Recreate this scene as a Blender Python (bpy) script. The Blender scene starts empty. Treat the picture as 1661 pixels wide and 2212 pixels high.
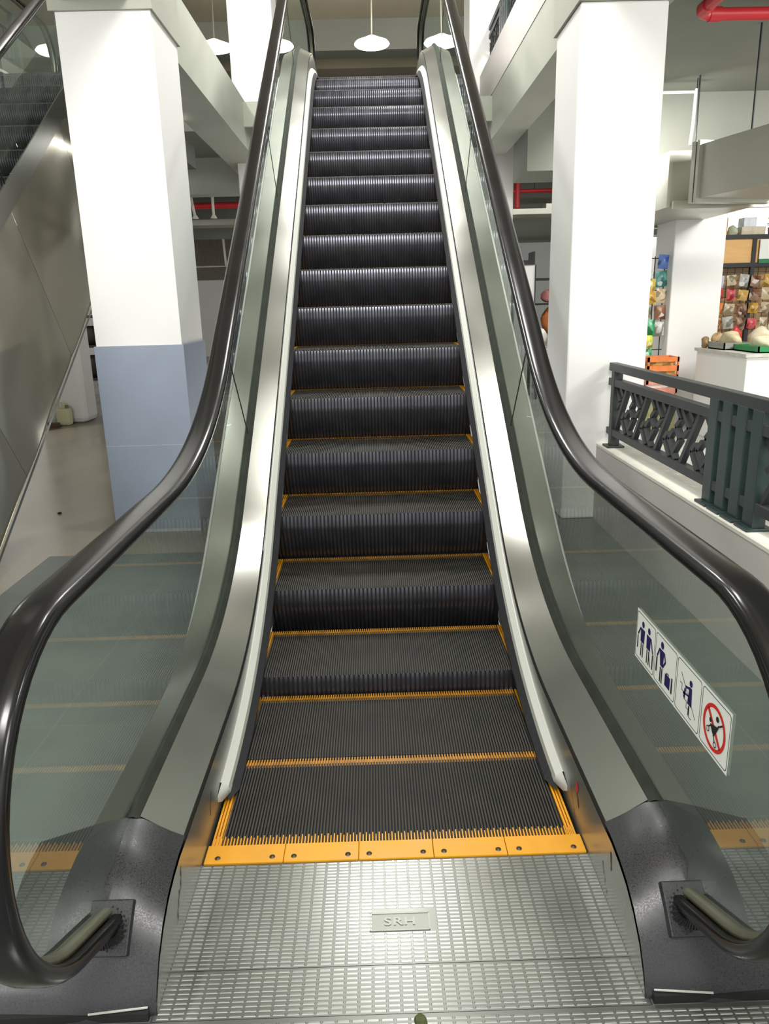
import bpy, bmesh, math, random
from math import sin, cos, tan, radians, pi, sqrt, atan2
from mathutils import Vector
random.seed(7)
S = bpy.context.scene
COL = S.collection

# ------------------------------------------------------------------ materials
def lin(c):
    c = c / 255.0
    return c / 12.92 if c <= 0.04045 else ((c + 0.055) / 1.055) ** 2.4
def rgb(r, g, b): return (lin(r), lin(g), lin(b), 1.0)

def mat(name, col, rough=0.5, metal=0.0, noise=0.0, scale=6.0, rnoise=0.0, bump=0.0, bscale=40.0, spec=0.5, emit=None, estr=0.0, stretch=None, detail=4.0, coat=0.0):
    m = bpy.data.materials.new(name); m.use_nodes = True
    nt = m.node_tree; n = nt.nodes; b = n['Principled BSDF']
    b.inputs['Base Color'].default_value = col
    b.inputs['Roughness'].default_value = rough
    b.inputs['Metallic'].default_value = metal
    b.inputs['Specular IOR Level'].default_value = spec
    b.inputs['Coat Weight'].default_value = coat
    if emit:
        b.inputs['Emission Color'].default_value = emit
        b.inputs['Emission Strength'].default_value = estr
    if noise or rnoise or bump:
        tc = n.new('ShaderNodeTexCoord'); mp = n.new('ShaderNodeMapping')
        nt.links.new(tc.outputs['Object'], mp.inputs['Vector'])
        if stretch: mp.inputs['Scale'].default_value = stretch
        tx = n.new('ShaderNodeTexNoise'); tx.inputs['Scale'].default_value = scale; tx.inputs['Detail'].default_value = detail
        nt.links.new(mp.outputs['Vector'], tx.inputs['Vector'])
        if noise:
            mr = n.new('ShaderNodeMapRange'); mr.inputs['From Min'].default_value = 0.15; mr.inputs['From Max'].default_value = 0.85; mr.interpolation_type = 'SMOOTHSTEP'
            mr.inputs['To Min'].default_value = 1 - noise; mr.inputs['To Max'].default_value = 1 + noise
            nt.links.new(tx.outputs['Fac'], mr.inputs['Value'])
            mx = n.new('ShaderNodeVectorMath'); mx.operation = 'SCALE'; mx.inputs[0].default_value = col[:3]
            nt.links.new(mr.outputs['Result'], mx.inputs['Scale']); nt.links.new(mx.outputs['Vector'], b.inputs['Base Color'])
        if rnoise:
            mr = n.new('ShaderNodeMapRange'); mr.inputs['From Min'].default_value = 0.15; mr.inputs['From Max'].default_value = 0.85; mr.interpolation_type = 'SMOOTHSTEP'
            mr.inputs['To Min'].default_value = max(0.02, rough - rnoise); mr.inputs['To Max'].default_value = rough + rnoise
            nt.links.new(tx.outputs['Fac'], mr.inputs['Value']); nt.links.new(mr.outputs['Result'], b.inputs['Roughness'])
        if bump:
            t2 = n.new('ShaderNodeTexNoise'); t2.inputs['Scale'].default_value = bscale; t2.inputs['Detail'].default_value = 2
            nt.links.new(mp.outputs['Vector'], t2.inputs['Vector'])
            bp = n.new('ShaderNodeBump'); bp.inputs['Strength'].default_value = bump; bp.inputs['Distance'].default_value = 0.02
            nt.links.new(t2.outputs['Fac'], bp.inputs['Height']); nt.links.new(bp.outputs['Normal'], b.inputs['Normal'])
    return m

def glass_mat(name, tint, boost=1.0):
    m = bpy.data.materials.new(name); m.use_nodes = True
    nt = m.node_tree; n = nt.nodes; n.clear()
    out = n.new('ShaderNodeOutputMaterial'); tr = n.new('ShaderNodeBsdfTransparent'); gl = n.new('ShaderNodeBsdfGlossy')
    tr.inputs['Color'].default_value = tint; gl.inputs['Roughness'].default_value = 0.0; gl.inputs['Color'].default_value = (0.86, 0.93, 0.89, 1)
    lw = n.new('ShaderNodeLayerWeight'); lw.inputs['Blend'].default_value = 0.5
    p = n.new('ShaderNodeMath'); p.operation = 'POWER'; p.inputs[1].default_value = 4.0
    nt.links.new(lw.outputs['Facing'], p.inputs[0])
    a = n.new('ShaderNodeMath'); a.operation = 'MULTIPLY_ADD'; a.inputs[1].default_value = 0.85 * boost; a.inputs[2].default_value = 0.075; a.use_clamp = True
    nt.links.new(p.outputs[0], a.inputs[0])
    mx = n.new('ShaderNodeMixShader')
    hz = n.new('ShaderNodeBsdfDiffuse'); hz.inputs['Color'].default_value = (0.62, 0.70, 0.64, 1); m0 = n.new('ShaderNodeMixShader'); m0.inputs[0].default_value = 0.07
    nt.links.new(tr.outputs[0], m0.inputs[1]); nt.links.new(hz.outputs[0], m0.inputs[2])
    nt.links.new(a.outputs[0], mx.inputs[0]); nt.links.new(m0.outputs[0], mx.inputs[1]); nt.links.new(gl.outputs[0], mx.inputs[2])
    nt.links.new(mx.outputs[0], out.inputs['Surface'])
    return m

def tile_mat(name, col, grout, tw, th, rough, gap=0.006):
    m = bpy.data.materials.new(name); m.use_nodes = True
    nt = m.node_tree; n = nt.nodes; b = n['Principled BSDF']; b.inputs['Roughness'].default_value = rough
    tc = n.new('ShaderNodeTexCoord'); br = n.new('ShaderNodeTexBrick')
    br.offset = 0.0; br.inputs['Scale'].default_value = 1.0; br.inputs['Mortar Size'].default_value = gap
    br.inputs['Brick Width'].default_value = tw; br.inputs['Row Height'].default_value = th
    br.inputs['Color1'].default_value = col; br.inputs['Color2'].default_value = tuple(x * 0.93 for x in col[:3]) + (1,); br.inputs['Mortar'].default_value = grout
    nt.links.new(tc.outputs['Object'], br.inputs['Vector'])
    tx = n.new('ShaderNodeTexNoise'); tx.inputs['Scale'].default_value = 5; tx.inputs['Detail'].default_value = 5
    nt.links.new(tc.outputs['Object'], tx.inputs['Vector'])
    mr = n.new('ShaderNodeMapRange'); mr.inputs['To Min'].default_value = 0.75; mr.inputs['To Max'].default_value = 1.25
    nt.links.new(tx.outputs['Fac'], mr.inputs['Value'])
    mx = n.new('ShaderNodeVectorMath'); mx.operation = 'SCALE'
    nt.links.new(br.outputs['Color'], mx.inputs[0]); nt.links.new(mr.outputs['Result'], mx.inputs['Scale'])
    nt.links.new(mx.outputs['Vector'], b.inputs['Base Color'])
    return m

M = dict(
    steel=mat('brushed_steel', rgb(146, 147, 140), 0.24, 0.85, noise=0.06, scale=2.2, rnoise=0.03, detail=1),
    skirt=mat('skirt_steel', rgb(156, 160, 154), 0.26, 0.7, noise=0.05, scale=3, rnoise=0.02, detail=1),
    alu=mat('aluminium_trim', rgb(214, 216, 208), 0.4, 0.25),
    plate=mat('landing_aluminium', rgb(116, 118, 113), 0.32, 0.75, noise=0.08, scale=4, rnoise=0.04, detail=1),
    plate_hi=mat('landing_aluminium_raised', rgb(178, 180, 174), 0.20, 0.85, noise=0.08, scale=4, rnoise=0.04, detail=1),
    rubber=mat('handrail_rubber', rgb(20, 20, 21), 0.22, 0.0, noise=0.1, scale=4, rnoise=0.03, spec=0.5),
    guide=mat('handrail_guide_steel', rgb(120, 120, 104), 0.42, 0.5, noise=0.15, scale=8),
    gasket=mat('glazing_gasket', rgb(50, 54, 48), 0.85, 0.0, noise=0.2, scale=12, spec=0.15),
    gap=mat('dark_gap', rgb(18, 18, 17), 0.7),
    brush=mat('brush_bristle', rgb(40, 42, 44), 0.7, 0.0, noise=0.25, scale=60, stretch=(1, 1, 1)),
    tread=mat('tread_black', rgb(60, 58, 53), 0.60, 0.1, noise=0.35, scale=9, rnoise=0.05, spec=0.3),
    riser=mat('riser_black', rgb(74, 74, 82), 0.27, 0.75, noise=0.35, scale=14, rnoise=0.05, stretch=(1, 1, .35)),
    groove=mat('groove_black', rgb(16, 16, 16), 0.7),
    yellow=mat('safety_yellow', rgb(226, 158, 26), 0.42, 0.0, noise=0.12, scale=7, rnoise=0.08),
    yellow_worn=mat('worn_yellow', rgb(176, 122, 28), 0.45, 0.0, noise=0.35, scale=25),
    screw=mat('screw_steel', rgb(110, 98, 84), 0.4, 0.8, noise=0.2, scale=60),
    newel=mat('black_newel_plastic', rgb(44, 45, 47), 0.36, 0.0, noise=0.55, scale=320, rnoise=0.12, spec=0.5, detail=3),
    bristle=mat('inlet_bristle', rgb(14, 14, 14), 0.75),
    glass=glass_mat('green_float_glass', (0.70, 0.77, 0.72, 1), 1.2),
    clad=mat('wavy_cladding_steel', rgb(176, 171, 155), 0.15, 0.75, noise=0.05, scale=1.5, rnoise=0.03, bump=0.35, bscale=1.1),
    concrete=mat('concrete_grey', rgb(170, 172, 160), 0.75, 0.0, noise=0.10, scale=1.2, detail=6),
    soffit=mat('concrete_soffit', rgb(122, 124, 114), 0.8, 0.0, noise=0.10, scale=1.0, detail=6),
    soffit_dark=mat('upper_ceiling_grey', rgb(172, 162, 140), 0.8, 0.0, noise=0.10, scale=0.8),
    white=mat('white_paint', rgb(232, 231, 228), 0.6, 0.0, noise=0.02, scale=2),
    greypaint=mat('grey_blue_dado_paint', rgb(138, 148, 164), 0.5, 0.0, noise=0.05, scale=3),
    parapet=mat('parapet_plaster', rgb(196, 190, 186), 0.75, 0.0, noise=0.04, scale=2.5),
    coping=mat('parapet_coping_plaster', rgb(222, 220, 208), 0.75, 0.0, noise=0.08, scale=9),
    floor=mat('polished_concrete_floor', rgb(136, 129, 114), 0.24, 0.0, noise=0.14, scale=1.1, rnoise=0.08, detail=6, stretch=(1, .45, 1)),
    tile=tile_mat('dark_floor_tiles', rgb(98, 104, 100), rgb(106, 112, 108), 0.6, 0.6, 0.4, 0.003),
    floor_light=tile_mat('pale_floor_tiles', rgb(196, 196, 188), rgb(170, 170, 164), 0.6, 0.6, 0.3, 0.004),
    iron=mat('dark_iron_paint', rgb(50, 53, 53), 0.45, 0.0, noise=0.12, scale=20, spec=0.4),
    iron_green=mat('dark_green_iron_paint', rgb(38, 54, 53), 0.4, 0.0, noise=0.15, scale=16, spec=0.45),
    red=mat('red_pipe_paint', rgb(200, 44, 52), 0.4),
    pvc=mat('white_conduit', rgb(236, 234, 222), 0.5),
    duct=mat('galvanised_duct', rgb(180, 180, 168), 0.38, 0.65, noise=0.10, scale=1.6, rnoise=0.08),
    black=mat('black_metal', rgb(34, 34, 36), 0.5),
    wood=mat('light_wood_board', rgb(226, 178, 110), 0.5, 0.0, noise=0.08, scale=3, stretch=(1, 1, 8)),
    cord=mat('lamp_cord', rgb(120, 112, 98), 0.6),
    lamp=mat('lamp_glow', (1, 1, 1, 1), 0.5, emit=(1.0, 0.96, 0.86, 1), estr=14.0),
    lampshade=mat('lamp_white_shade', rgb(230, 228, 220), 0.5, emit=(1.0, 0.95, 0.85, 1), estr=1.2),
    signwhite=mat('sticker_white', rgb(232, 236, 228), 0.5),
    navy=mat('sticker_navy', rgb(30, 30, 84), 0.5),
    ink=mat('sticker_black', rgb(26, 30, 30), 0.5),
    signred=mat('sticker_red', rgb(206, 44, 34), 0.5),
    jug=mat('cream_plastic', rgb(206, 204, 162), 0.45),
    brick=mat('brown_block', rgb(92, 70, 54), 0.8, noise=0.2, scale=20),
    leaf=mat('dried_leaf', rgb(74, 80, 46), 0.8, noise=0.3, scale=60),
    darkgoods=mat('dark_sacks', rgb(50, 44, 38), 0.6, noise=0.4, scale=9),
)
def printed(name, c):
    m = mat(name, rgb(*c), 0.35); nt = m.node_tree; n = nt.nodes; b = n['Principled BSDF']
    tc = n.new('ShaderNodeTexCoord'); vo = n.new('ShaderNodeTexVoronoi'); vo.inputs['Scale'].default_value = 17
    ad = n.new('ShaderNodeVectorMath'); oi = n.new('ShaderNodeObjectInfo'); nt.links.new(tc.outputs['Object'], ad.inputs[0]); nt.links.new(oi.outputs['Random'], ad.inputs[1])
    nt.links.new(ad.outputs['Vector'], vo.inputs['Vector'])
    cr = n.new('ShaderNodeValToRGB'); e = cr.color_ramp.elements; e[0].color = rgb(*[x*.72 for x in c]); e[1].color = rgb(*[x+(235-x)*.75 for x in c]); e[1].position = 0.9
    k = e.new(0.35); k.color = rgb(*c); k = e.new(0.62); k.color = rgb(*[x+(225-x)*.25 for x in c]); cr.color_ramp.interpolation = 'CONSTANT'
    nt.links.new(vo.outputs['Color'], cr.inputs['Fac']); nt.links.new(cr.outputs['Color'], b.inputs['Base Color']); return m
def plain(name, r, g, b, rough=0.45, noise=0.15, scale=14): 
    if name not in M: M[name] = mat(name, rgb(r, g, b), rough, 0.0, noise=noise, scale=scale)
    return M[name]

# ------------------------------------------------------------------ mesh builder
class MB:
    def __init__(s): s.v = []; s.f = []; s.mi = []; s.mats = []; s.sm = []
    def slot(s, m):
        if m not in s.mats: s.mats.append(m)
        return s.mats.index(m)
    def add(s, vs, fs, m, smooth=False):
        o = len(s.v); s.v += [tuple(v) for v in vs]; k = s.slot(m)
        for f in fs: s.f.append([i + o for i in f]); s.mi.append(k); s.sm.append(smooth)
    def box(s, a, b, m, rot=None, piv=None):
        x0, y0, z0 = a; x1, y1, z1 = b
        vs = [(x0,y0,z0),(x1,y0,z0),(x1,y1,z0),(x0,y1,z0),(x0,y0,z1),(x1,y0,z1),(x1,y1,z1),(x0,y1,z1)]
        if rot is not None:
            p = Vector(piv or ((x0+x1)/2,(y0+y1)/2,(z0+z1)/2)); vs = [tuple(rot @ (Vector(v)-p) + p) for v in vs]
        s.add(vs, [(0,3,2,1),(4,5,6,7),(0,1,5,4),(1,2,6,5),(2,3,7,6),(3,0,4,7)], m)
    def quad(s, a, b, c, d, m): s.add([a,b,c,d], [(0,1,2,3)], m)
    def ngon(s, vs, m): s.add(vs, [tuple(range(len(vs)))], m)
    def ribbon(s, A, B, m, smooth=True):
        n = len(A); s.add(list(A)+list(B), [(i, i+1, n+i+1, n+i) for i in range(n-1)], m, smooth)
    def bar(s, p, q, w, h, m, up=(0,0,1)):
        """square bar between two points"""
        p = Vector(p); q = Vector(q); t = (q-p).normalized(); u = Vector(up)
        a = t.cross(u)
        if a.length < 1e-4: a = t.cross(Vector((1,0,0)))
        a.normalize(); c = a.cross(t).normalized()
        vs = []
        for e in (p, q):
            for sa, sc in ((-1,-1),(1,-1),(1,1),(-1,1)): vs.append(tuple(e + a*sa*w/2 + c*sc*h/2))
        s.add(vs, [(0,1,2,3),(7,6,5,4),(0,4,5,1),(1,5,6,2),(2,6,7,3),(3,7,4,0)], m)
    def tube(s, pts, r, m, n=10, caps=True):
        pts = [Vector(p) for p in pts]; rings = []; prev = None
        for i, p in enumerate(pts):
            t = ((pts[i+1]-p) if i == 0 else (p-pts[i-1]) if i == len(pts)-1 else (pts[i+1]-pts[i-1])).normalized()
            if prev is None:
                a = t.cross(Vector((0,0,1)))
                if a.length < 1e-3: a = t.cross(Vector((1,0,0)))
            else: a = prev - t*prev.dot(t)
            a.normalize(); prev = a; c = t.cross(a)
            rr = r[i] if isinstance(r, (list, tuple)) else r
            rings.append([tuple(p + (a*cos(2*pi*k/n) + c*sin(2*pi*k/n))*rr) for k in range(n)])
        vs = [v for R_ in rings for v in R_]
        fs = [(i*n+k, i*n+(k+1)%n, (i+1)*n+(k+1)%n, (i+1)*n+k) for i in range(len(pts)-1) for k in range(n)]
        s.add(vs, fs, m, True)
        if caps:
            s.add(rings[0], [tuple(range(n-1,-1,-1))], m); s.add(rings[-1], [tuple(range(n))], m)
    def lathe(s, c, prof, m, n=24):
        vs = []; 
        for (r, z) in prof:
            vs += [(c[0]+r*cos(2*pi*k/n), c[1]+r*sin(2*pi*k/n), c[2]+z) for k in range(n)]
        fs = [(i*n+k, i*n+(k+1)%n, (i+1)*n+(k+1)%n, (i+1)*n+k) for i in range(len(prof)-1) for k in range(n)]
        s.add(vs, fs, m, True)
    def sweep(s, path, sec, m, smooth=True, caps=True):
        """path: (y,z) points; sec: closed list of (x, n) with n along the outward normal"""
        rings = []
        for i in range(len(path)):
            a = path[max(0,i-1)]; b = path[min(len(path)-1,i+1)]
            t = Vector((b[0]-a[0], b[1]-a[1])).normalized(); nn = (-t[1], t[0])
            rings.append([(x, path[i][0]+nn[0]*k, path[i][1]+nn[1]*k) for x, k in sec])
        n = len(sec); vs = [v for r in rings for v in r]
        fs = [(i*n+k, (i+1)*n+k, (i+1)*n+(k+1)%n, i*n+(k+1)%n) for i in range(len(path)-1) for k in range(n)]
        s.add(vs, fs, m, smooth)
        if caps: s.add(rings[0], [tuple(range(n))], m); s.add(rings[-1], [tuple(range(n-1,-1,-1))], m)
    def mirror_x(s):
        r = MB(); r.v = [(-x,y,z) for x,y,z in s.v]; r.f = [f[::-1] for f in s.f]; r.mi = list(s.mi); r.mats = list(s.mats); r.sm = list(s.sm); return r
    def build(s, name, parent=None, loc=None, bevel=0.0, label=None, fixn=False):
        me = bpy.data.meshes.new(name); me.from_pydata(s.v, [], s.f)
        for m in s.mats: me.materials.append(m)
        for p, k, sm in zip(me.polygons, s.mi, s.sm): p.material_index = k; p.use_smooth = sm
        if fixn:
            bm = bmesh.new(); bm.from_mesh(me); bmesh.ops.remove_doubles(bm, verts=bm.verts, dist=1e-5); bmesh.ops.recalc_face_normals(bm, faces=bm.faces); bm.to_mesh(me); bm.free()
        me.update()
        o = bpy.data.objects.new(name, me); COL.objects.link(o)
        if loc: o.location = loc
        if parent: o.parent = parent
        if bevel:
            md = o.modifiers.new('bevel', 'BEVEL'); md.width = bevel; md.segments = 2; md.limit_method = 'ANGLE'; md.angle_limit = radians(40)
        if label: o['label'] = label
        return o

def tag(o, label, cat, group=None, kind=None):
    o['label'] = label; o['category'] = cat
    if group: o['group'] = group
    if kind: o['kind'] = kind
    return o
def empty(name, loc, label, cat, group=None):
    o = bpy.data.objects.new(name, None); COL.objects.link(o); o.location = loc; o.empty_display_size = 0.1
    return tag(o, label, cat, group)
def copy_tree(o, parent=None):
    c = o.copy(); COL.objects.link(c)
    if parent: c.parent = parent
    for ch in list(o.children): copy_tree(ch, c)
    return c
def structure(mb, name, label, cat, **k):
    o = mb.build(name, **k); return tag(o, label, cat, kind='structure')
def smooth_obj(o): 
    for p in o.data.polygons: p.use_smooth = True

# ------------------------------------------------------------------ escalator geometry
TH = radians(35); TN = tan(TH); TOP = 3.58
N0 = (3.359, 0.4914)                       # a nosing on the incline
def track(hf, hi, R1, R2=None, ht=None):
    """height of a line that runs level, up the incline and level again, as a function of y"""
    R2 = R2 or R1; ht = TOP + hf if ht is None else ht
    f = lambda y: N0[1] + (y - N0[0]) * TN + hi
    y1 = N0[0] + (hf - N0[1] - hi) / TN; y2 = N0[0] + (ht - N0[1] - hi) / TN
    T1 = R1 * tan(TH / 2); T2 = R2 * tan(TH / 2); sn = sin(TH)
    def z(y):
        if y <= y1 - T1: return hf
        if y < y1 - T1 + R1 * sn: return hf + R1 - sqrt(max(0, R1 * R1 - (y - y1 + T1) ** 2))
        if y >= y2 + T2: return ht
        if y > y2 + T2 - R2 * sn: return ht - R2 + sqrt(max(0, R2 * R2 - (y - y2 - T2) ** 2))
        return f(y)
    return z
def ys(a, b, d=0.06):
    n = max(2, int(round((b - a) / d)) + 1); return [a + (b - a) * i / (n - 1) for i in range(n)]

Y_COMB = 1.744; Y_END = 9.6
Z_BRUSH = track(0.012, 0.008, 2.3); Z_HOLD0 = track(0.030, 0.070, 2.3); Z_HOLD1 = track(0.052, 0.105, 2.3)
Z_GAP = track(0.172, 0.140, 1.7); Z_DIN = track(0.186, 0.152, 1.7); Z_DOUT = track(0.245, 0.165, 1.7)
Z_GAS = track(0.268, 0.190, 1.7)
NEWEL_C = (1.30, 0.560); NEWEL_R = 0.352
Z_RAIL = track(0.912, 0.945, 1.7)
TOPC = (9.60, TOP + 0.560)

def rail_path():
    a = radians(245); e = (NEWEL_C[0] + NEWEL_R * cos(a), NEWEL_C[1] + NEWEL_R * sin(a)); dn = (-sin(a), cos(a))
    p = [(e[0] + dn[0] * t, e[1] + dn[1] * t) for t in (0.27, 0.21, 0.14, 0.07)]
    for k in range(0, 25):
        a = radians(245 - 155 * k / 24); p.append((NEWEL_C[0] + NEWEL_R * cos(a), NEWEL_C[1] + NEWEL_R * sin(a)))
    p += [(y, Z_RAIL(y)) for y in ys(1.36, 9.56, 0.07)]
    for k in range(0, 25):
        a = radians(90 - 180 * k / 24); p.append((TOPC[0] + NEWEL_R * cos(a), TOPC[1] + NEWEL_R * sin(a)))
    p += [(9.5, TOP + 0.225)]
    return p
RAIL = rail_path()

esc = empty('escalator', (0, 0, 0), 'long central escalator rising straight ahead with black ribbed steps, glass sides and yellow comb plate', 'escalator')

# ---- step
PITCH = 0.0089
def step_mesh():
    prof = [(0.372, 0.0), (0.20, 0.0), (0.022, 0.0), (0.014, -0.003), (0.009, -0.010)]
    ang = [3, 8, 13, 18, 23, 28, 33, 37, 41]
    low = [(0.4046 - 0.405 * cos(radians(a)) , -0.405 * sin(radians(a))) for a in ang]
    # tread cleats
    def ribbed(mb, path, x0, x1, pitch, duty, h, mtop, mlow, smooth=False):
        """ridges running along the path, raised h along the surface normal"""
        n = int((x1 - x0) / pitch); 
        nor = []
        for i in range(len(path)):
            a = path[max(0, i-1)]; b = path[min(len(path)-1, i+1)]
            t = Vector((b[0]-a[0], b[1]-a[1])).normalized(); nor.append((t[1], -t[0]))
        low_ = [(y - nn[0]*h, z - nn[1]*h) for (y, z), nn in zip(path, nor)]
        mb.ribbon([(x0, y, z) for y, z in low_], [(x1, y, z) for y, z in low_], mlow, True)
        for k in range(n):
            a = x0 + k * pitch; b = a + pitch * duty
            A = [(a, y, z) for y, z in path]; B = [(b, y, z) for y, z in path]
            mb.ribbon(A, B, mtop, True)
            mb.ribbon([(a, y, z) for y, z in low_], A, mtop, True); mb.ribbon(B, [(b, y, z) for y, z in low_], mtop, True)
            mb.add([(a,)+low_[0], (b,)+low_[0], (b,)+tuple(path[0]), (a,)+tuple(path[0])], [(0,1,2,3)], mtop)
    mt = MB()
    ribbed(mt, prof, -0.476, 0.477, PITCH, 0.5, 0.010, M['tread'], M['groove'])
    body = mt
    mr = MB()
    ribbed(mr, [(0.0092, -0.009), (0.0062, -0.020), (0.0035, -0.036), (0.0015, -0.056), (0.0004, -0.078)] + low[4:], -0.498, 0.498, PITCH * 2, 0.56, 0.007, M['riser'], M['groove'])
    mr.box((-0.495, 0.03, -0.05), (0.495, 0.36, -0.012), M['groove'])
    my = MB()
    ribbed(my, [(0.404, 0.0), (0.373, 0.0)], -0.476, 0.477, PITCH, 0.5, 0.010, M['yellow_worn'], M['yellow_worn'])
    ms = []
    for sx in (-1, 1):
        q = MB(); x0, x1 = (-0.5045, -0.4775) if sx < 0 else (0.4785, 0.5055)
        ribbed(q, [(0.404, 0.0), (0.0, 0.0)], x0, x1, 0.0088, 0.62, 0.009, M['yellow'], M['yellow_worn'])
        ms.append(q)
    return body, mr, my, ms
body, mr, my, ms = step_mesh()
step0 = body.build('step', esc)
mr.build('riser', step0, label='ribbed black riser below the tread edge')
my.build('yellow_edge', step0, label='worn yellow toothed strip along the back of the tread')
for q in ms: q.build('yellow_side', step0, label='yellow ribbed strip along the side of the tread')
SP = [(1.746, 0.0), (2.151, 0.004), (2.566, 0.083), (3.018, 0.256)] + [(N0[0] + 0.33176 * i, N0[1] + 0.2323 * i) for i in range(12)] + [(7.355, 3.262), (7.725, 3.445), (8.115, 3.565), (8.52, 3.575)]
for i, (y, z) in enumerate(SP):
    o = step0 if i == 0 else copy_tree(step0, esc)
    o.location = (0, y, z)

# ---- dark pan under the steps
pan = MB(); pz = track(-0.28, -0.30, 2.3)
pan.ribbon([(-0.51, y, pz(y)) for y in ys(1.7, 8.9, 0.15)], [(0.51, y, pz(y)) for y in ys(1.7, 8.9, 0.15)], M['groove'])
pan.build('under_step_pan', esc)

# ---- comb plate
cb = MB()
sx_ = [-0.511, -0.299, -0.098, 0.103, 0.300, 0.511]
for a, b in zip(sx_[:-1], sx_[1:]):
    cb.box((a + 0.0006, 1.675, -0.01), (b - 0.0006, Y_COMB, 0.005), M['yellow'])
comb = cb.build('comb_plate', esc, bevel=0.0015, label='yellow comb plate at the foot of the steps')
ct = MB(); n = int(1.0 / PITCH)
for k in range(n):
    x = -0.498 + k * PITCH
    L = 0.034 if k % 2 else 0.026
    ct.add([(x, Y_COMB-0.002, 0.005), (x+0.0034, Y_COMB-0.002, 0.005), (x+0.0030, Y_COMB+L, 0.006), (x+0.0004, Y_COMB+L, 0.006),
            (x, Y_COMB-0.002, -0.004), (x+0.0034, Y_COMB-0.002, -0.004), (x+0.0030, Y_COMB+L, -0.004), (x+0.0004, Y_COMB+L, -0.004)],
           [(0,1,2,3),(0,3,7,4),(1,5,6,2),(3,2,6,7)], M['yellow'])
ct.build('comb_teeth', comb)
for x in (-0.476, -0.33, -0.272, -0.127, -0.07, 0.075, 0.131, 0.277, 0.333, 0.48):
    s = MB(); s.lathe((0,0,0), [(0.0, 0.0016), (0.003, 0.0016), (0.0034, 0.0005), (0.0072, 0.0012), (0.0078, 0.0)], M['screw'], 16)
    s.build('screw', comb, loc=(x, 1.694, 0.0052))

# ---- landing plates with raised dashes
def landing(y0, y1, badge=False):
    b = MB(); b.box((-0.52, y0 + 0.0008, -0.03), (0.52, y1 - 0.0008, 0.0), M['plate'])
    px, py = 0.0303, 0.0112
    ny = round((y1 - y0 - 0.005) / py); py = (y1 - y0 - 0.005) / ny; nx = 34
    for i in range(nx):
        for j in range(ny):
            x = -0.515 + i * px + 0.002; y = y0 + 0.0045 + j * py
            if badge and -0.073 < x + 0.013 < 0.080 and 1.430 < y < 1.496: continue
            a, c = x, x + 0.0262; d, e = y, y + 0.0060; h = 0.0014
            b.add([(a,d,0),(c,d,0),(c,e,0),(a,e,0),(a+.0012,d+.0012,h),(c-.0012,d+.0012,h),(c-.0012,e-.0012,h),(a+.0012,e-.0012,h)],
                  [(4,5,6,7),(0,1,5,4),(1,2,6,5),(2,3,7,6),(3,0,4,7)], M['plate_hi'])
    return b
lp = landing(1.345, 1.675, True).build('landing_plate', esc, label='ridged aluminium landing plate next to the comb')
def landing_front():
    b = landing(1.224, 1.345); px, py = 0.0303, 0.0112
    b.box((-0.90, 0.72, -0.03), (0.90, 1.2235, 0.0), M['plate'])
    for i in range(59):
        for j in range(44):
            x = -0.892 + i * px; y = 0.726 + j * py
            a, c, d, e, h = x, x + 0.0262, y, y + 0.0060, 0.0014
            b.add([(a,d,0),(c,d,0),(c,e,0),(a,e,0),(a+.0012,d+.0012,h),(c-.0012,d+.0012,h),(c-.0012,e-.0012,h),(a+.0012,e-.0012,h)],
                  [(4,5,6,7),(0,1,5,4),(1,2,6,5),(2,3,7,6),(3,0,4,7)], M['plate_hi'])
    return b
landing_front().build('landing_plate', esc, label='ridged aluminium landing plate nearest the entrance')
M['badge'] = mat('badge_aluminium', rgb(148, 150, 143), 0.42, 0.65); M['badge_hi'] = mat('badge_letter_aluminium', rgb(160, 162, 154), 0.42, 0.6)
bd = MB(); bd.box((-0.068, 1.438, 0.0), (0.075, 1.492, 0.0006), M['badge'])
for a, c in (((-0.068,1.438),(0.075,1.441)), ((-0.068,1.489),(0.075,1.492)), ((-0.068,1.438),(-0.065,1.492)), ((0.072,1.438),(0.075,1.492))):
    bd.box((a[0],a[1],0.0006), (c[0],c[1],0.002), M['badge_hi'])
badge = bd.build('badge', lp, label='small embossed maker plate reading SRH')
fc = bpy.data.curves.new('raised_letters', 'FONT'); fc.body = 'SRH'; fc.size = 0.038; fc.extrude = 0.0012; fc.align_x = 'CENTER'; fc.offset = 0.0008; fc.space_character = 1.12
fo = bpy.data.objects.new('raised_letters', fc); COL.objects.link(fo)
dg = bpy.context.evaluated_depsgraph_get(); me = bpy.data.meshes.new_from_object(fo.evaluated_get(dg)); bpy.data.objects.remove(fo)
me.name = 'raised_letters'; me.materials.clear(); me.materials.append(M['badge_hi'])
fo = bpy.data.objects.new('raised_letters', me); COL.objects.link(fo); fo.parent = badge; fo.location = (0.004, 1.455, 0.0012); fo.scale = (1.05, 0.85, 1)

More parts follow.
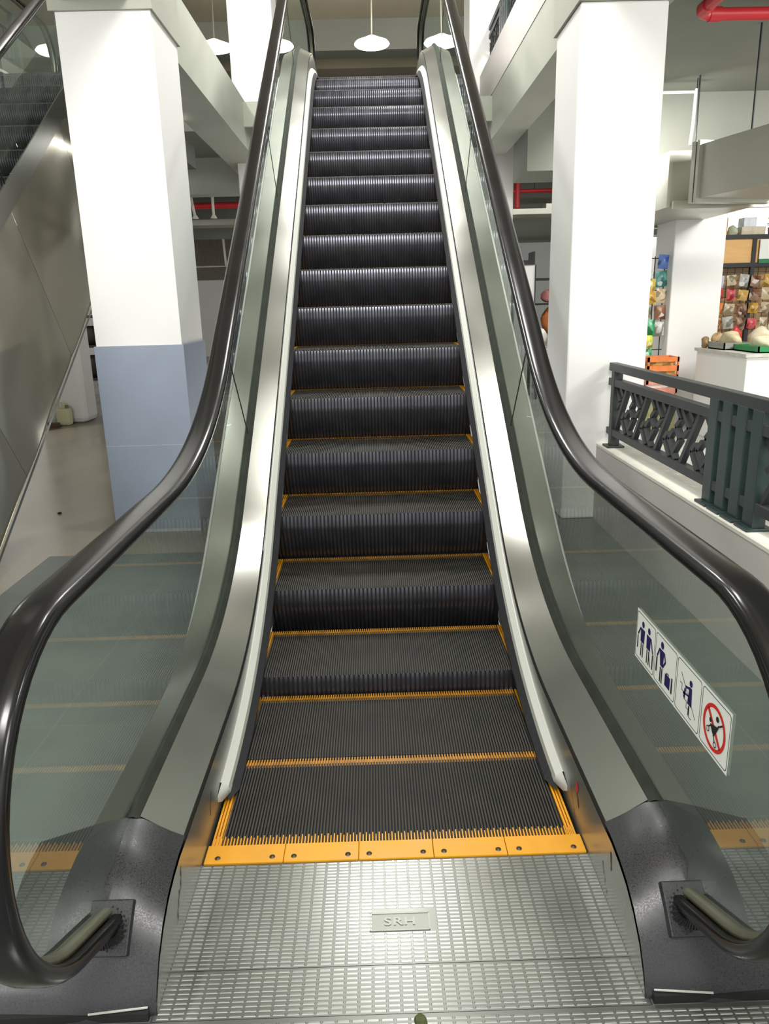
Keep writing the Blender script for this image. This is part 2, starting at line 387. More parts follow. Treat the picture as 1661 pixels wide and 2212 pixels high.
# ---- balustrade, built for the right side (x > 0) and mirrored for the left
COVER = [ # x, profile of (y, z) from the back of the cover down to its foot
    (0.514, [(1.56,.186),(1.50,.185),(1.445,.178),(1.39,.164),(1.338,.138),(1.29,.098),(1.258,.052),(1.244,.022),(1.240,0)]),
    (0.545, [(1.555,.206),(1.50,.205),(1.44,.197),(1.38,.178),(1.335,.142),(1.285,.096),(1.252,.050),(1.238,.022),(1.234,0)]),
    (0.605, [(1.55,.246),(1.49,.243),(1.43,.228),(1.375,.196),(1.325,.150),(1.278,.098),(1.245,.050),(1.231,.022),(1.227,0)]),
    (0.655, [(1.55,.252),(1.49,.248),(1.43,.232),(1.375,.200),(1.325,.152),(1.278,.100),(1.243,.050),(1.228,.022),(1.224,0)]),
    (0.72, [(1.55,.235),(1.49,.230),(1.43,.216),(1.38,.188),(1.335,.146),(1.29,.096),(1.255,.050),(1.232,.022),(1.226,0)]),
    (0.86, [(1.55,.19),(1.49,.186),(1.44,.174),(1.40,.152),(1.36,.118),(1.315,.080),(1.275,.044),(1.240,.022),(1.232,0)]),
]
RAIL_SEC = [(-.041,-.012),(-.0415,-.003),(-.0405,.005),(-.037,.0105),(-.031,.0140),(-.022,.0160),(-.010,.0170),(.010,.0170),(.022,.0160),(.031,.0140),(.037,.0105),(.0405,.005),(.0415,-.003),(.041,-.012),(.036,-.0165),(.022,-.0165),(.018,-.010),(-.018,-.010),(-.022,-.0165),(-.036,-.0165)]
XG = 0.635
def side_parts():
    P = []   # (name, MB, label, bevel, children)
    Y = ys(1.24, Y_END, 0.06)
    # skirt panel: closed polygon strip
    sk = MB(); cp = COVER[0][1]
    Yk = [1.24, 1.244, 1.258, 1.29, 1.338, 1.39, 1.445, 1.5, 1.56] + ys(1.62, Y_END, 0.06)
    def ztop(y):
        if y >= 1.56: return Z_GAP(y)
        pr = sorted(cp); 
        for (a, za), (b, zb) in zip(pr[:-1], pr[1:]):
            if a <= y <= b: return (za + (zb - za) * (y - a) / max(1e-6, b - a)) - 0.012
        return 0
    lowt = track(-0.03, -0.33, 2.3)
    sk.ribbon([(0.513, y, lowt(y) if y > 1.75 else -0.03) for y in Yk], [(0.513, y, max(0.0, ztop(y))) for y in Yk], M['skirt'], False)
    kids = []
    P.append(('skirt_panel', sk, None, 0, kids))
    # black strip painting in the shadow under the deck lip
    g = MB(); Yd = ys(1.555, Y_END, 0.06)
    g.ribbon([(0.514, y, Z_GAP(y)) for y in Yd], [(0.521, y, Z_DIN(y)) for y in Yd], M['gap'])
    P.append(('painted_shadow_strip', g, None, 0, []))
    # inner deck
    d = MB(); A = [(0.518, y, Z_DIN(y)) for y in Yd]; Bq = [(0.614, y, Z_DOUT(y) + .005) for y in Yd]
    d.ribbon(A, Bq, M['steel']); d.ribbon([(0.518, y, z - 0.006) for (_, y, z) in A], A, M['steel'], False)
    d.quad(A[0], Bq[0], (0.614, 1.555, Z_DOUT(1.555)-.02), (0.518, 1.555, Z_DIN(1.555)-.02), M['gap'])
    P.append(('inner_deck', d, 'brushed stainless deck strip beside the glass', 0, []))
    # gasket
    k = MB(); Yg = ys(1.55, Y_END, 0.06)
    k.ribbon([(0.613, y, Z_DOUT(y) + .002) for y in Yg], [(0.630, y, Z_GAS(y) - (0 if y > 1.55 else 0.016)) for y in Yg], M['gasket'])
    k.ribbon([(0.630, y, Z_GAS(y) - (0 if y > 1.55 else 0.016)) for y in Yg], [(0.641, y, Z_GAS(y) - (0 if y > 1.55 else 0.016)) for y in Yg], M['gasket'])
    P.append(('glazing_gasket', k, None, 0, []))
    # outer deck and outer side
    od = MB(); C_ = [(0.641, y, Z_GAS(y) - .004) for y in Yd]; D_ = [(0.652, y, Z_DOUT(y) + .004) for y in Yd]; E_ = [(0.752, y, Z_DIN(y)) for y in Yd]
    od.ribbon(C_, D_, M['gasket']); od.ribbon(D_, E_, M['steel'])
    P.append(('outer_deck', od, None, 0, []))
    oc = MB(); lowo = track(0.0, -0.75, 1.7)
    oc.ribbon(E_, [(0.752, y, min(Z_DIN(y) - 0.05, lowo(y))) for y in Yd], M['steel'])
    P.append(('outer_side_cladding', oc, None, 0, []))
    # brush and its holder
    b = MB(); Yb = ys(1.985, 8.35, 0.05)
    rr = random.Random(3)
    b.ribbon([(0.468 + rr.uniform(-.0015,.0015), y, Z_BRUSH(y) - .004) for y in Yb], [(0.490, y, Z_HOLD0(y)) for y in Yb], M['brush'], False)
    b.ribbon([(0.4685, y, Z_BRUSH(y) - .016) for y in Yb], [(0.468, y, Z_BRUSH(y) - .004) for y in Yb], M['brush'], False)
    b.add([(0.468,1.985,Z_BRUSH(1.985)-.004),(0.490,1.985,Z_HOLD0(1.985)),(0.500,1.945,.03),(0.488,1.93,0.012)],[(0,1,2,3)],M['brush'])
    h = MB(); Yh = ys(1.95, 8.35, 0.06)
    h.ribbon([(0.4865, y, Z_HOLD0(y) - .006) for y in Yh], [(0.4905, y, Z_HOLD0(y) + .016) for y in Yh], M['alu'])
    h.ribbon([(0.4905, y, Z_HOLD0(y) + .016) for y in Yh], [(0.510, y, Z_HOLD1(y) + .006) for y in Yh], M['alu'])
    h.ribbon([(0.510, y, Z_HOLD1(y) + .006) for y in Yh], [(0.513, y, Z_HOLD1(y) + .006) for y in Yh], M['alu'])
    tip = MB()
    a_, b_ = Z_HOLD0(1.95), Z_HOLD1(1.95)
    tip.add([(0.4865,1.95,a_-.006),(0.4905,1.95,a_+.016),(0.510,1.95,b_+.006),(0.513,1.95,.012),(0.5125,1.895,.032),(0.5125,1.895,.050),(0.503,1.905,.026)],
            [(0,1,5,6),(1,2,5),(0,6,4,3),(6,5,4)], M['alu'], True)
    P.append(('skirt_brush', b, 'black bristle strip along the skirt', 0, [('brush_holder', h, 'bright aluminium holder strip', 0), ('end_cap', tip, None, 0)]))
    # newel cover
    c = MB(); nx = len(COVER); npf = len(COVER[0][1])
    vs = [(x, y, z) for x, pr in COVER for y, z in pr]
    fs = [(i*npf+j, (i+1)*npf+j, (i+1)*npf+j+1, i*npf+j+1) for i in range(nx-1) for j in range(npf-1)]
    c.add(vs, fs, M['newel'], True)
    last = COVER[-1]
    c.ngon([(last[0], y, z) for y, z in last[1]] + [(last[0], 1.55, 0)], M['newel'])
    c.ngon([(x, 1.55, COVER[i][1][0][1]) for i, (x, _) in enumerate(COVER)] + [(0.86, 1.55, 0), (0.514, 1.55, 0)], M['newel'])
    # flush inlet plate on the sloping front, with a ring of bristles round the handrail
    ctr = Vector((XG, 1.318, 0.150)); un = Vector((1,0,0)); vn = Vector((0, 0.72, 0.69)); nn = Vector((0, -0.69, 0.72))
    def on_plate(u, v, h=0.0): p = ctr + un*u + vn*v + nn*h; return (p.x, p.y, p.z)
    col = MB(); vs = [on_plate(u, v, h) for h in (-.02, .007) for u, v in ((-.060,-.052),(.030,-.052),(.030,.056),(-.060,.056))]
    col.add(vs, [(4,5,6,7),(0,1,5,4),(1,2,6,5),(2,3,7,6),(3,0,4,7)], M['newel'])
    col.add([on_plate(.045*cos(2*pi*k/24), .030*sin(2*pi*k/24) - .004, .0075) for k in range(24)], [tuple(range(24))], M['bristle'])
    for k in range(12):
        a = radians(-70 + 140*k/11); col.add([on_plate(-.052*cos(a)+.0025*cos(t), .044*sin(a)+.0025*sin(t), .0076) for t in [2*pi*m_/10 for m_ in range(10)]], [tuple(range(10))], M['bristle'])
    br = MB(); rr = random.Random(5)
    for kx in range(54):
        a = 2*pi*kx/54; k1 = rr.uniform(.98, 1.14)
        br.bar(on_plate(.037*cos(a), .020*sin(a)-.004, .016), on_plate(.047*cos(a)*k1, .032*sin(a)*k1-.004, .0095), 0.0036, 0.0036, M['bristle'])
    pl = MB(); pl.box((0.527, 1.226, 0.0), (0.86, 1.236, 0.020), M['gap'])
    tr = MB(); tr.bar((0.530, 1.2385, 0.0235), (0.650, 1.2265, 0.0235), 0.003, 0.003, M['alu'])
    P.append(('newel_cover', c, 'black speckled plastic cover at the handrail entry', 0, [('inlet_collar', col, None, 0.003), ('inlet_brush', br, 'ring of black bristles round the handrail', 0), ('plinth', pl, None, 0), ('edge_trim', tr, 'thin silver line along the foot', 0)]))
    # handrail and guide
    hr = MB(); hr.sweep(RAIL, [(XG + x, n_) for x, n_ in RAIL_SEC], M['rubber'])
    gd = MB(); gd.sweep(RAIL[1:-1], [(XG-.016,-.014),(XG-.016,-.024),(XG-.009,-.029),(XG+.009,-.029),(XG+.016,-.024),(XG+.016,-.014)], M['guide'])
    P.append(('handrail', hr, 'black rubber handrail', 0, [('handrail_guide', gd, 'pale metal guide strip under the handrail', 0)]))
    # glass panels, split at joints square to the slope
    inner = []
    for i in range(len(RAIL)):
        a = RAIL[max(0,i-1)]; e = RAIL[min(len(RAIL)-1,i+1)]; t = Vector((e[0]-a[0], e[1]-a[1])).normalized()
        inner.append((RAIL[i][0] + t[1]*0.030, RAIL[i][1] - t[0]*0.030))
    i0 = 1; i1 = len(RAIL) - 3
    def bottom(y): return Z_GAS(y) - 0.015 if y > 1.5 else 0.235
    def panel(ia, ib, ya, yb):
        q = MB(); n_ = ib - ia + 1
        tp = [(XG, inner[i][0], inner[i][1]) for i in range(ia, ib + 1)]
        bt = []
        for j in range(n_):
            y = ya + (yb - ya) * j / (n_ - 1); bt.append((XG, y, bottom(y)))
        q.ribbon(bt, tp, M['glass'], False); return q
    def nearest(y): return min(range(27, len(RAIL) - 27), key=lambda i: abs(inner[i][0] - y))
    cuts = [(3.165, 3.60), (5.02, 5.46), (6.87, 7.31)]
    idx = [i0] + [nearest(c_[0]) for c_ in cuts] + [i1]
    # newel pane: fan from a low back point
    q = MB(); ia, ib = idx[0], idx[1]
    tp = [(XG, inner[i][0], inner[i][1]) for i in range(ia, ib + 1)]
    bt = []
    for j in range(len(tp)):
        y = 1.36 if j < 8 else 1.36 + (3.598 - 1.36) * (j - 8) / (len(tp) - 9)
        bt.append((XG, y, bottom(y)))
    q.ribbon(bt, tp, M['glass'], False)
    P.append(('glass_panel', q, 'rounded end pane of greenish glass', 0, []))
    for a in range(1, len(idx) - 1):
        ya = cuts[a-1][1] + 0.003; yb = cuts[a][1] - 0.003 if a < len(cuts) else 9.45
        P.append(('glass_panel', panel(idx[a] + (0), idx[a+1], ya, yb), None, 0, []))
    for c_ in cuts:
        i = nearest(c_[0]); P.append(('glass_joint_seal', (lambda w: (w.bar((XG, c_[1], bottom(c_[1])), (XG, inner[i][0], inner[i][1]), 0.004, 0.006, M['gasket']), w)[1])(MB()), None, 0, []))
    return P

for side in (1, -1):
    for name, mb, lab, bev, kids in side_parts():
        m_ = mb if side > 0 else mb.mirror_x()
        o = m_.build(name, esc, bevel=bev, label=lab)
        for kn, kmb, kl, kb in kids: (kmb if side > 0 else kmb.mirror_x()).build(kn, o, bevel=kb, label=kl)
# deck seams, marks on the skirt
skr = [o for o in esc.children if o.name.startswith('skirt_panel')]
def scribble(parent, sx, y0, y1, z0, z1, w=0.005, wob=0.006, n=9, seed=1):
    q = MB(); r_ = random.Random(seed); pts = [(y0+(y1-y0)*i/n + r_.uniform(-wob,wob), z0+(z1-z0)*i/n) for i in range(n+1)]
    for a, b in zip(pts[:-1], pts[1:]):
        t = w * r_.uniform(0.4, 1.1)
        q.add([(sx*0.5122, a[0]-t/2, a[1]), (sx*0.5122, a[0]+t/2, a[1]), (sx*0.5122, b[0]+t/2, b[1]), (sx*0.5122, b[0]-t/2, b[1])], [(0,1,2,3)], M['ink'])
    q.build('painted_mark', parent, label='faded black lettering strokes on the skirt')
R_, L_ = skr[0], skr[1]
scribble(R_, 1, 1.80, 1.772, 0.10, 0.065, 0.010, 0.002, 5, 2); scribble(R_, 1, 1.86, 1.80, 0.075, 0.01, 0.003, 0.004, 9, 3)
scribble(R_, 1, 1.50, 1.49, 0.15, 0.105, 0.009, 0.003, 5, 4); scribble(R_, 1, 1.55, 1.51, 0.08, 0.02, 0.005, 0.006, 7, 5)
scribble(L_, -1, 1.83, 1.80, 0.115, 0.06, 0.006, 0.003, 6, 6); scribble(L_, -1, 1.50, 1.48, 0.15, 0.10, 0.010, 0.003, 5, 7); scribble(L_, -1, 1.47, 1.43, 0.11, 0.05, 0.008, 0.004, 7, 8)
q = MB(); q.add([(0.5121, 1.80+0.013*cos(a), 0.113+0.016*sin(a)) for a in [2*pi*k/16 for k in range(16)]], [tuple(range(16))], plain('red_dot_print', 196, 60, 66)); q.build('red_dot_mark', R_, label='small red printed dot')
for sx, o in ((1, [c for c in esc.children if c.name.startswith('inner_deck')][0]), (-1, [c for c in esc.children if c.name.startswith('inner_deck')][1])):
    q = MB()
    for yj in (3.68, 5.75):
        a = (sx*0.518, yj, Z_DIN(yj)+.0008); b = (sx*0.605, yj, Z_DOUT(yj)+.0008); e = 0.003
        q.add([a, b, (b[0], yj+e, Z_DOUT(yj+e)+.0008), (a[0], yj+e, Z_DIN(yj+e)+.0008)], [(0,1,2,3)], M['alu'])
    q.build('deck_seam', o)
# top landing
q = MB(); q.box((-0.52, 8.93, TOP-0.03), (0.52, 9.9, TOP), M['plate']); q.box((-0.51, 8.85, TOP-0.02), (0.51, 8.93, TOP+0.003), M['yellow']); q.build('top_landing_plate', esc)

# ------------------------------------------------------------------ second escalator (left): a copy of the first
esc2 = copy_tree(esc); esc2.name = 'escalator.001'; esc2.location = (-2.90, -0.35, 0)
tag(esc2, 'neighbouring escalator at the left beside the white pillar, with wavy stainless side cladding', 'escalator')
for o in list(esc2.children):
    if o.name.startswith('outer_side_cladding') and sum((v.co.x for v in o.data.vertices)) > 0: bpy.data.objects.remove(o)
XC = 0.80   # local plane of the outer cladding
sd = Vector((0, cos(TH), sin(TH))); pd = Vector((0, sin(TH), -cos(TH)))      # along the slope, square to it (downwards)
base = Vector((XC, N0[0], N0[1] + 0.33))
wid = 1.30 * cos(TH)
LOW = [-3.6, -2.42, -1.30, -0.18, 0.94, 2.06, 3.18, 4.3, 5.4]
for a, b in zip(LOW[:-1], LOW[1:]):
    q = MB(); nu, nv = 14, 14; g = random.Random(int(a*100)+500)
    ph = [g.uniform(0, 6.28) for _ in range(4)]
    vs = []
    for i in range(nu+1):
        for j in range(nv+1):
            u, v = i/nu, j/nv
            bul = sin(pi*u)**.5*(0.008*sin(pi*v) + 0.006*sin(2.3*pi*u+ph[0])*sin(1.4*pi*v+ph[1]) + 0.004*sin(4*pi*v+ph[2]+2*u)) if 0 < u < 1 else 0.0
            p = base + sd*(a + 0.0015 + (b-a-0.003)*u) + pd*(wid*v); vs.append((p.x + bul, p.y, p.z))
    vs = [v if v[2] > 0.0 else (v[0], v[1], 0.0) for v in vs]
    q.add(vs, [(i*(nv+1)+j, (i+1)*(nv+1)+j, (i+1)*(nv+1)+j+1, i*(nv+1)+j+1) for i in range(nu) for j in range(nv)], M['clad'], True)
    q.build('cladding_panel', esc2, label='shiny wavy stainless side panel')
q = MB()
for off, w_, m_ in ((-0.14, 0.135, M['steel']), (wid, 0.022, M['steel'])):
    p0 = base + sd*LOW[0] + pd*off + Vector((0.012,0,0)); p1 = base + sd*LOW[-1] + pd*off + Vector((0.012,0,0))
    q.add([p0, p1, p1 + pd*w_, p0 + pd*w_], [(0,1,2,3)], m_)
p0 = base + sd*LOW[0] + pd*(-0.14) + Vector((0.012,0,0)); p1 = base + sd*LOW[-1] + pd*(-0.14) + Vector((0.012,0,0))
q.add([p0, p1, (0.70, p1.y, p1.z-.14), (0.70, p0.y, p0.z-.14)], [(0,1,2,3)], M['steel'])
p0 = base + sd*LOW[0] + pd*(wid); p1 = base + sd*LOW[-1] + pd*(wid)
q.add([p0, p1, (-XC, p1.y, p1.z), (-XC, p0.y, p0.z)], [(3,2,1,0)], M['clad'])
q.build('cladding_edge_trim', esc2, label='flat steel band above the side panels')

# ------------------------------------------------------------------ safety sticker strip on the right glass
def sticker():
    root = empty('safety_sticker', (0.632, 1.754, 0.536), 'white four-panel safety sticker with navy pictograms on the right glass', 'sticker')
    ax, ay, az = root.location
    def P2(u, v, k=0): return (-0.0006*k, -u, v)
    def poly(q, pts, m, k): q.ngon([P2(u, v, k) for u, v in pts], m)
    def circ(q, u, v, r, m, k, n=18, ry=None): poly(q, [(u + r*cos(2*pi*i/n), v + (ry or r)*sin(2*pi*i/n)) for i in range(n)], m, k)
    def line(q, a, b, w, m, k):
        d = Vector((b[0]-a[0], b[1]-a[1])).normalized(); n_ = (-d[1]*w/2, d[0]*w/2)
        poly(q, [(a[0]+n_[0],a[1]+n_[1]), (a[0]-n_[0],a[1]-n_[1]), (b[0]-n_[0],b[1]-n_[1]), (b[0]+n_[0],b[1]+n_[1])], m, k)
    def rrect(u0, v0, u1, v1, r, n=4):
        o = []
        for cu, cv, a0 in ((u1-r, v1-r, 0), (u0+r, v1-r, 90), (u0+r, v0+r, 180), (u1-r, v0+r, 270)):
            o += [(cu + r*cos(radians(a0+90*i/n)), cv + r*sin(radians(a0+90*i/n))) for i in range(n+1)]
        return o
    W, H = 0.1293, 0.133
    q = MB(); poly(q, [(0,0),(W*4,0),(W*4,H),(0,H)], M['signwhite'], 0); q.build('backing_sheet', root)
    for k in range(4):
        o = k*W; q = MB()
        a = rrect(o+.003, .006, o+W-.003, H-.006, .008); b = rrect(o+.0045, .0075, o+W-.0045, H-.0075, .007)
        n = len(a); q.add([P2(u,v,1) for u,v in a]+[P2(u,v,1) for u,v in b], [(i,(i+1)%n,n+(i+1)%n,n+i) for i in range(n)], M['ink'])
        nv, ik = M['navy'], M['ink']
        if k == 0:
            for cx, sg in ((o+.045, 1), (o+.086, -1)):
                circ(q, cx, .104, .0085, nv, 1); poly(q, [(cx-.014,.092),(cx+.014,.092),(cx+.012,.056),(cx-.012,.056)], nv, 1)
                for lx in (-.006, .006): line(q, (cx+lx,.054), (cx+lx,.018), .0055, ik, 1)
            line(q, (o+.031,.091), (o+.015,.068), .006, nv, 1); line(q, (o+.0145,.064), (o+.0145,.030), .006, ik, 1)
            line(q, (o+.100,.091), (o+.116,.058), .006, nv, 1); line(q, (o+.1165,.056), (o+.1165,.018), .006, ik, 1); line(q, (o+.090,.052),(o+.104,.018),.004,ik,1)
        if k == 1:
            cx = o+.042; circ(q, cx, .108, .009, nv, 1); poly(q, [(cx-.015,.096),(cx+.014,.096),(cx+.010,.056),(cx-.006,.056)], nv, 1)
            line(q, (cx-.014,.094), (cx-.027,.070), .006, nv, 1); line(q, (cx-.027,.068), (cx-.028,.030), .007, ik, 1)
            for lx in (-.003, .007): line(q, (cx+lx,.053), (cx+lx,.015), .006, ik, 1)
            line(q, (cx+.014,.095),(cx+.024,.075),.006,nv,1); line(q,(cx+.024,.076),(cx+.008,.056),.006,nv,1)
            poly(q, [(o+.068,.052),(o+.098,.052),(o+.098,.022),(o+.068,.022)], nv, 1); line(q,(o+.077,.056),(o+.089,.056),.003,ik,1)
            for xx in (.078,.088): line(q,(o+xx,.052),(o+xx,.0565),.003,ik,1)
            line(q, (o+.108,.058), (o+.108,.020), .007, ik, 1)
        if k == 2:
            cx = o+.076; circ(q, cx, .097, .0075, nv, 1); poly(q, [(cx-.006,.088),(cx+.007,.088),(cx+.011,.046),(cx-.011,.046)], nv, 1)
            line(q, (cx-.004,.084),(cx-.026,.078),.0055,nv,1); line(q,(cx-.002,.044),(cx-.002,.022),.006,ik,1)
            circ(q, cx-.026, .070, .0045, nv, 1); line(q,(cx-.027,.066),(cx-.029,.050),.008,nv,1); line(q,(cx-.028,.062),(cx-.008,.064),.004,nv,1); line(q,(cx-.036,.058),(cx-.026,.062),.004,nv,1)
            line(q,(o+.025,.100),(o+.108,.030),.0018,ik,1)
            st = [(o+.022,.076),(o+.033,.076),(o+.033,.062),(o+.047,.062),(o+.047,.048),(o+.061,.048),(o+.061,.034),(o+.075,.034),(o+.075,.020),(o+.090,.020)]
            for a_, b_ in zip(st[:-1], st[1:]): line(q, a_, b_, .0018, ik, 1)
        if k == 3:
            cu, cv = o+.064, .064; n = 40
            q.add([P2(cu+.049*cos(2*pi*i/n), cv+.049*sin(2*pi*i/n), 2) for i in range(n)] + [P2(cu+.041*cos(2*pi*i/n), cv+.041*sin(2*pi*i/n), 2) for i in range(n)], [(i,(i+1)%n,n+(i+1)%n,n+i) for i in range(n)], M['signred'])
            line(q, (cu-.030, cv+.030), (cu+.030, cv-.030), .008, M['signred'], 2)
            poly(q, [(cu-.016,cv+.002),(cu+.020,cv+.012),(cu+.004,cv-.016),(cu-.004,cv-.012)], ik, 3)
            line(q,(cu+.016,cv+.012),(cu+.036,cv+.026),.0035,ik,3); circ(q,cu+.012,cv+.026,.006,ik,3); circ(q,cu-.016,cv+.010,.005,ik,3)
            line(q,(cu-.012,cv),(cu-.022,cv-.008),.003,ik,3); line(q,(cu,cv-.014),(cu+.008,cv-.028),.003,ik,3)
            for wx, wz in ((-.024,-.014),(.010,-.031)):
                n = 20; q.add([P2(cu+wx+.0065*cos(2*pi*i/n), cv+wz+.0065*sin(2*pi*i/n), 3) for i in range(n)]+[P2(cu+wx+.0045*cos(2*pi*i/n), cv+wz+.0045*sin(2*pi*i/n), 3) for i in range(n)], [(i,(i+1)%n,n+(i+1)%n,n+i) for i in range(n)], ik)
        q.build('pictogram', root, label=['two people hand in hand pictogram', 'person with baby and suitcase pictogram', 'adult and child on steps pictogram', 'no prams red circle pictogram'][k])
sticker()

# ------------------------------------------------------------------ building shell
q = MB(); q.box((-14, -4, -0.2), (-2.02, 24, 0), M['floor']); q.box((-2.02, 4.35, -0.2), (-0.86, 24, 0), M['floor'])
structure(q, 'floor', 'beige polished concrete floor at the left', 'floor')
q = MB(); q.box((-2.02, -4, -0.2), (-0.525, 4.35, -0.001), M['tile']); q.box((0.525, -4, -0.2), (1.43, 24, -0.001), M['tile']); q.box((-0.525, -4, -0.2), (0.525, 0.718, -0.001), M['tile'])
structure(q, 'floor', 'dark grey floor tiles around the foot of the escalator', 'floor')
q = MB(); q.box((1.43, -4, -0.2), (12, 24, 0), M['floor_light']); structure(q, 'floor', 'pale floor beyond the low parapet at the right', 'floor')

def pillar(x0, x1, y0, y1, z0, z1, label, dado=None, m=None, bev=0.012):
    q = MB(); q.box((x0, y0, z0 if not dado else dado), (x1, y1, z1), m or M['white'])
    if dado:
        q.box((x0-0.012, y0-0.012, z0), (x1+0.012, y1+0.012, dado), M['greypaint'])
        q.box((x0-0.0125, y0-0.0125, 0.583), (x1+0.0125, y1+0.0125, 0.587), plain('dado_joint_line', 176, 182, 190))
        q.box((x0-0.014, y0-0.014, 0.0), (x1+0.014, y1+0.014, 0.02), plain('dado_foot_line', 170, 176, 180))
    structure(q, 'pillar', label, 'pillar', bevel=bev)
pillar(-1.75, -1.215, 4.82, 5.42, 0, 3.05, 'square white pillar left of the escalator with a grey-blue lower part', dado=1.215)
pillar(1.215, 1.72, 4.84, 5.42, 0, 3.05, 'square white pillar right of the escalator where the low wall ends')
pillar(-1.58, -1.07, 9.8, 10.35, 0, 6.6, 'white pillar rising through the upper floor behind the left handrail')
pillar(1.20, 1.745, 9.8, 10.35, 0, 6.6, 'white pillar rising through the upper floor behind the right handrail')
pillar(3.28, 3.84, 8.55, 9.10, 0, 2.72, 'white pillar beside the kiosk hung with packets on its left face')
# pillar heads
for x0, x1, lab in ((-1.78, -1.20, 'grey concrete pillar head above the white left pillar'), (1.20, 1.75, 'grey concrete pillar head above the white right pillar')):
    q = MB(); q.box((x0, 4.80, 3.05), (x1, 5.45, 3.58), M['concrete']); structure(q, 'beam', lab, 'beam')

# edge beams along the opening
q = MB(); q.box((-1.70, -3.5, 3.10), (-1.33, 4.80, 3.58), M['concrete']); q.box((-1.70, 5.45, 3.10), (-1.33, 24, 3.58), M['concrete']); structure(q, 'beam', 'long grey concrete edge beam at the left of the opening', 'beam')
q = MB(); q.box((1.33, -3.5, 3.12), (1.63, 4.80, 3.56), M['concrete']); q.box((1.33, 5.45, 3.12), (1.63, 24, 3.56), M['concrete']); structure(q, 'beam', 'long grey concrete edge beam at the right of the opening', 'beam')
q = MB(); q.box((1.325, -3.5, 3.56), (1.62, 24, 3.97), M['parapet']); structure(q, 'upper_parapet_wall', 'pale plaster curb of the upper floor at the right, above the edge beam', 'parapet')
# upper slab / lower ceilings
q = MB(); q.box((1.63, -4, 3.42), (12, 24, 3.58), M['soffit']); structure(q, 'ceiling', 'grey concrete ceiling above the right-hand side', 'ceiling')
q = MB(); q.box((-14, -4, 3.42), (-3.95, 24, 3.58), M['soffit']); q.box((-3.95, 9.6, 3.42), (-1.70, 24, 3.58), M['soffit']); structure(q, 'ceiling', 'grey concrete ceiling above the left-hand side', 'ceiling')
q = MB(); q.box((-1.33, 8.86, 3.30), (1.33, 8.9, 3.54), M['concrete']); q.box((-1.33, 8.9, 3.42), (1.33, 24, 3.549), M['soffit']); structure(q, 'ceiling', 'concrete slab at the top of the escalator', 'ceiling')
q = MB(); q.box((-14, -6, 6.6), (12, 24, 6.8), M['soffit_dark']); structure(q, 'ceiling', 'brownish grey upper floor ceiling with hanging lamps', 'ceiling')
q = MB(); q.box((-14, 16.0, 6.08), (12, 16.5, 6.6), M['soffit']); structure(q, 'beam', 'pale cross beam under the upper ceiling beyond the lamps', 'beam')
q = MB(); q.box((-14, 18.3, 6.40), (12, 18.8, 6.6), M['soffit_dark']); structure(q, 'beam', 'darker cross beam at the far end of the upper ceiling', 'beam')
# low cross beams beyond
q = MB(); q.box((1.63, 14.0, 2.45), (9, 14.5, 3.42), M['soffit']); structure(q, 'beam', 'deep grey cross beam seen between right handrail and right pillar', 'beam')
q = MB(); q.box((1.63, 8.40, 2.72), (9, 9.2, 3.42), M['soffit']); structure(q, 'beam', 'grey cross beam above the kiosk pillar behind the diagonal duct', 'beam')
q = MB(); q.box((-9, 13.6, 2.62), (-1.70, 14.2, 3.42), M['soffit']); structure(q, 'beam', 'deep grey cross beam seen between left pillar and left handrail', 'beam')
q = MB(); q.box((-9, 11.2, 2.96), (-1.70, 11.5, 3.42), M['concrete']); structure(q, 'beam', 'shallow grey cross beam above the red pipe at the left', 'beam')
q = MB(); q.box((-9, 17.2, 2.35), (-1.70, 17.6, 3.42), plain('brown_concrete', 120, 112, 96, 0.8)); structure(q, 'beam', 'brownish deepest cross beam at the left', 'beam')
# walls
q = MB(); q.box((-14, 24, 0), (12, 24.2, 6.6), M['white']); structure(q, 'wall_back', 'far white wall', 'wall')
q = MB(); q.box((-7.2, 2, 3.58), (-7.0, 15.9, 6.6), M['white']); structure(q, 'wall_left', 'white upper floor wall at the far left behind the glass of the neighbouring escalator', 'wall')
q = MB(); q.box((4.0, 11.6, 0), (9.5, 11.8, 3.42), M['white']); structure(q, 'wall_partition', 'white partition wall behind the kiosk shelf', 'wall')
q = MB(); q.box((-5.2, 9.42, 0), (-4.19, 9.56, 2.9), M['white']); structure(q, 'wall_partition', 'short white partition wall behind the cream jerrycan', 'wall')
pillar(-4.35, -3.86, 10.02, 10.5, 0, 3.42, 'whitewashed round-cornered pillar behind the neighbouring escalator', bev=0.07)
q = MB(); q.box((-3.42, 17.7, 0), (-2.75, 18.2, 1.28), M['greypaint']); q.box((-3.42, 17.7, 1.28), (-2.75, 18.2, 3.42), M['white']); structure(q, 'pillar', 'distant white pillar with a grey base between left pillar and handrail', 'pillar')

# parapet at the right
q = MB(); q.box((1.43, -3.0, 0), (1.61, 4.84, 0.495), M['parapet']); q.box((1.428, -3.0, 0.495), (1.612, 4.84, 0.51), M['coping'])
structure(q, 'parapet_wall', 'low pale plaster parapet beside the right handrail', 'parapet')

